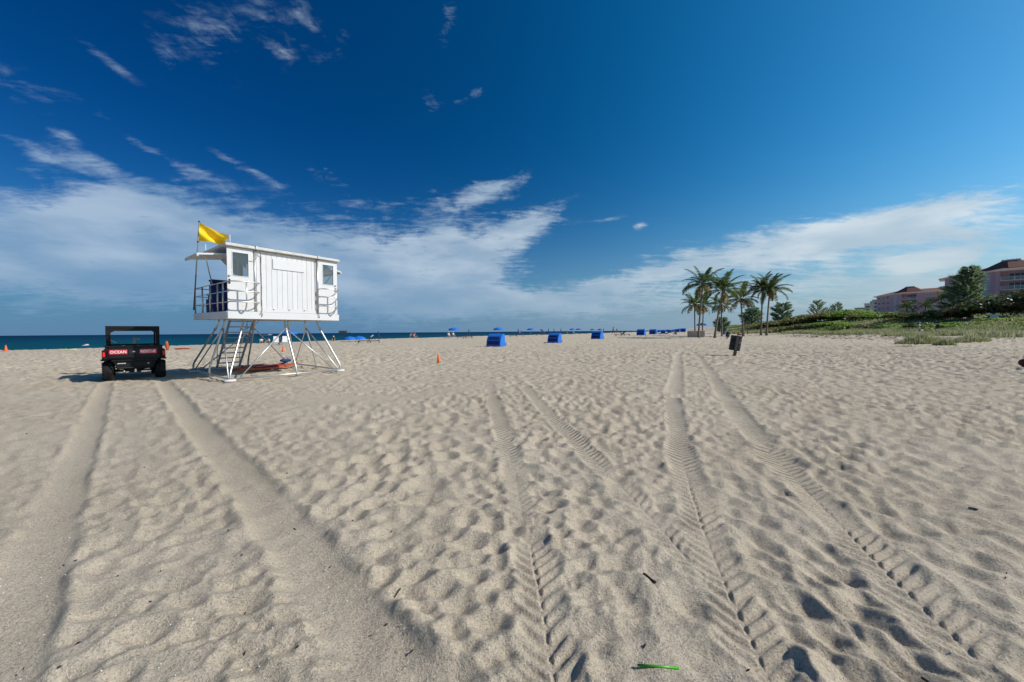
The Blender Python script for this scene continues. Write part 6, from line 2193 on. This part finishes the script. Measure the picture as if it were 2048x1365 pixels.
def who(px, py, label, ps, rz, top=None, bottom=None, lift=0.0, **kw):
    p = at(px, py, lift)
    return person(p, rz, label, ps, top, bottom, **kw)

who(820.5, 676.6, 'person in pink leaning forward, left end of the group at the waterline', BEND, R(70), PINKC, WHITET, sc_=1.05)
who(828.5, 676.8, 'person in a red top and white skirt standing in the group at the waterline', STAND, R(20), REDC, WHITET, sc_=1.05)
who(833.5, 676.4, 'person in dark clothes sitting low in the group at the waterline', SIT, R(-20), NAVYT, BLACKT, sc_=1.05)
who(843.5, 675.9, 'person in a black shirt and pale cap standing right of the group at the waterline', PHONE, R(60), BLACKT, NAVYT, hat=WHITET, sc_=1.22)
who(897.8, 675.8, 'person in a straw hat seated under the open parasol, left one', CHAIRSIT, R(35), WHITET, WHITET, hat=STRAW, sc_=1.3)
who(906.8, 675.5, 'person in a straw hat seated under the open parasol, right one', CHAIRSIT, R(35), WHITET, NAVYT, hat=STRAW, sc_=1.3)
who(523, 686.5, 'person in white sitting at the waterline behind the tower stair', SIT, R(30), WHITET, NAVYT, sc_=1.0)
who(538.5, 686.3, 'person with dark hair sitting at the waterline left of the white chairs', SIT, R(-20), WHITET, BLACKT, sc_=1.0)
who(558, 689.6, 'person in black standing between the white chairs under the parasol', STAND, R(10), BLACKT, BLACKT, skin=SKIND, sc_=0.85)
who(667.5, 682.6, 'person in a white cap sitting on the sand crest right of the tower', SIT, R(20), BLACKT, BLACKT, hat=WHITET, sc_=1.0)
who(1042.8, 673.4, 'person slouched in the teal beach chair right of the nearest cabana', CHAIRSIT, R(40), BLACKT, NAVYT, skin=SKIND, sc_=1.4)
who(1134.5, 668.6, 'person in red standing left of the two open parasols', STAND, R(10), REDC, PINKC, sc_=1.15)
who(1121.5, 668.8, 'person in purple standing above the right side of the second cabana', STAND, R(30), PINKC, NAVYT, sc_=1.3)
who(1158, 668.6, 'person in dark clothes seated under the right one of the two parasols', SIT, R(30), BLACKT, NAVYT, skin=SKIND, sc_=1.6)
who(1190.5, 668.0, 'person in red behind the left side of the third cabana', STAND, R(20), REDC, REDC, sc_=1.1)
who(1199, 668.2, 'person in pale clothes under the dark red parasol', STAND, R(20), WHITET, WHITET, sc_=1.1)
who(1226.5, 670.8, 'person in dark red walking on the open sand right of the third cabana', WALK, R(60), REDC, BLACKT, skin=SKIND, sc_=1.75)
who(1233.8, 667.4, 'person in navy standing beneath the far parasols', STAND, R(10), NAVYT, NAVYT, sc_=1.7)
who(1318.5, 670.5, 'person reclining on the sand before the cabana row, left one', RECLINE, R(80), WHITET, BLACKT, skin=SKIND, lift=-0.3, sc_=1.5)
who(1333.5, 670.3, 'person reclining on the sand before the cabana row, right one', RECLINE, R(-80), BLACKT, REDC, skin=SKIND, lift=-0.3, sc_=1.5)
who(1352.5, 669.7, 'person with dark hair sitting on a mat at the end of the cabana row', SIT, R(-70), None, BLACKT, skin=SKIND, sc_=1.7)
who(1475, 671.6, 'person in red sitting on the sand, front left of the group under the palm', SIT, R(60), REDC, REDC, skin=SKIND, sc_=1.05)
who(1479.5, 671.4, 'person in white and red sitting, middle of the group under the palm', SIT, R(10), WHITET, REDC, sc_=1.0)
who(1487.5, 671.2, 'person in black sitting, right side of the group under the palm', SIT, R(-50), BLACKT, BLACKT, sc_=1.05)
who(1481.8, 670.5, 'person in black bending over the seated group under the palm', BEND, R(40), BLACKT, BLACKT, skin=SKIND, sc_=1.05)
who(1495.3, 670.8, 'person in a black shirt standing right of the group under the palm', STAND, R(20), BLACKT, BLACKT, sc_=0.85)
x, y = PD(1838, 60)
person((x, y, G(x, y)), R(30), 'person in white on the dune path, taller of the two', STAND, WHITET, WHITET, hat=STRAW, sc_=0.95)
x, y = PD(1841.5, 58)
person((x, y, G(x, y)), R(10), 'person in pale clothes crouching on the dune path', SIT, WHITET, PINKC, sc_=1.0)
x, y = PD(1391 - 12, 150)
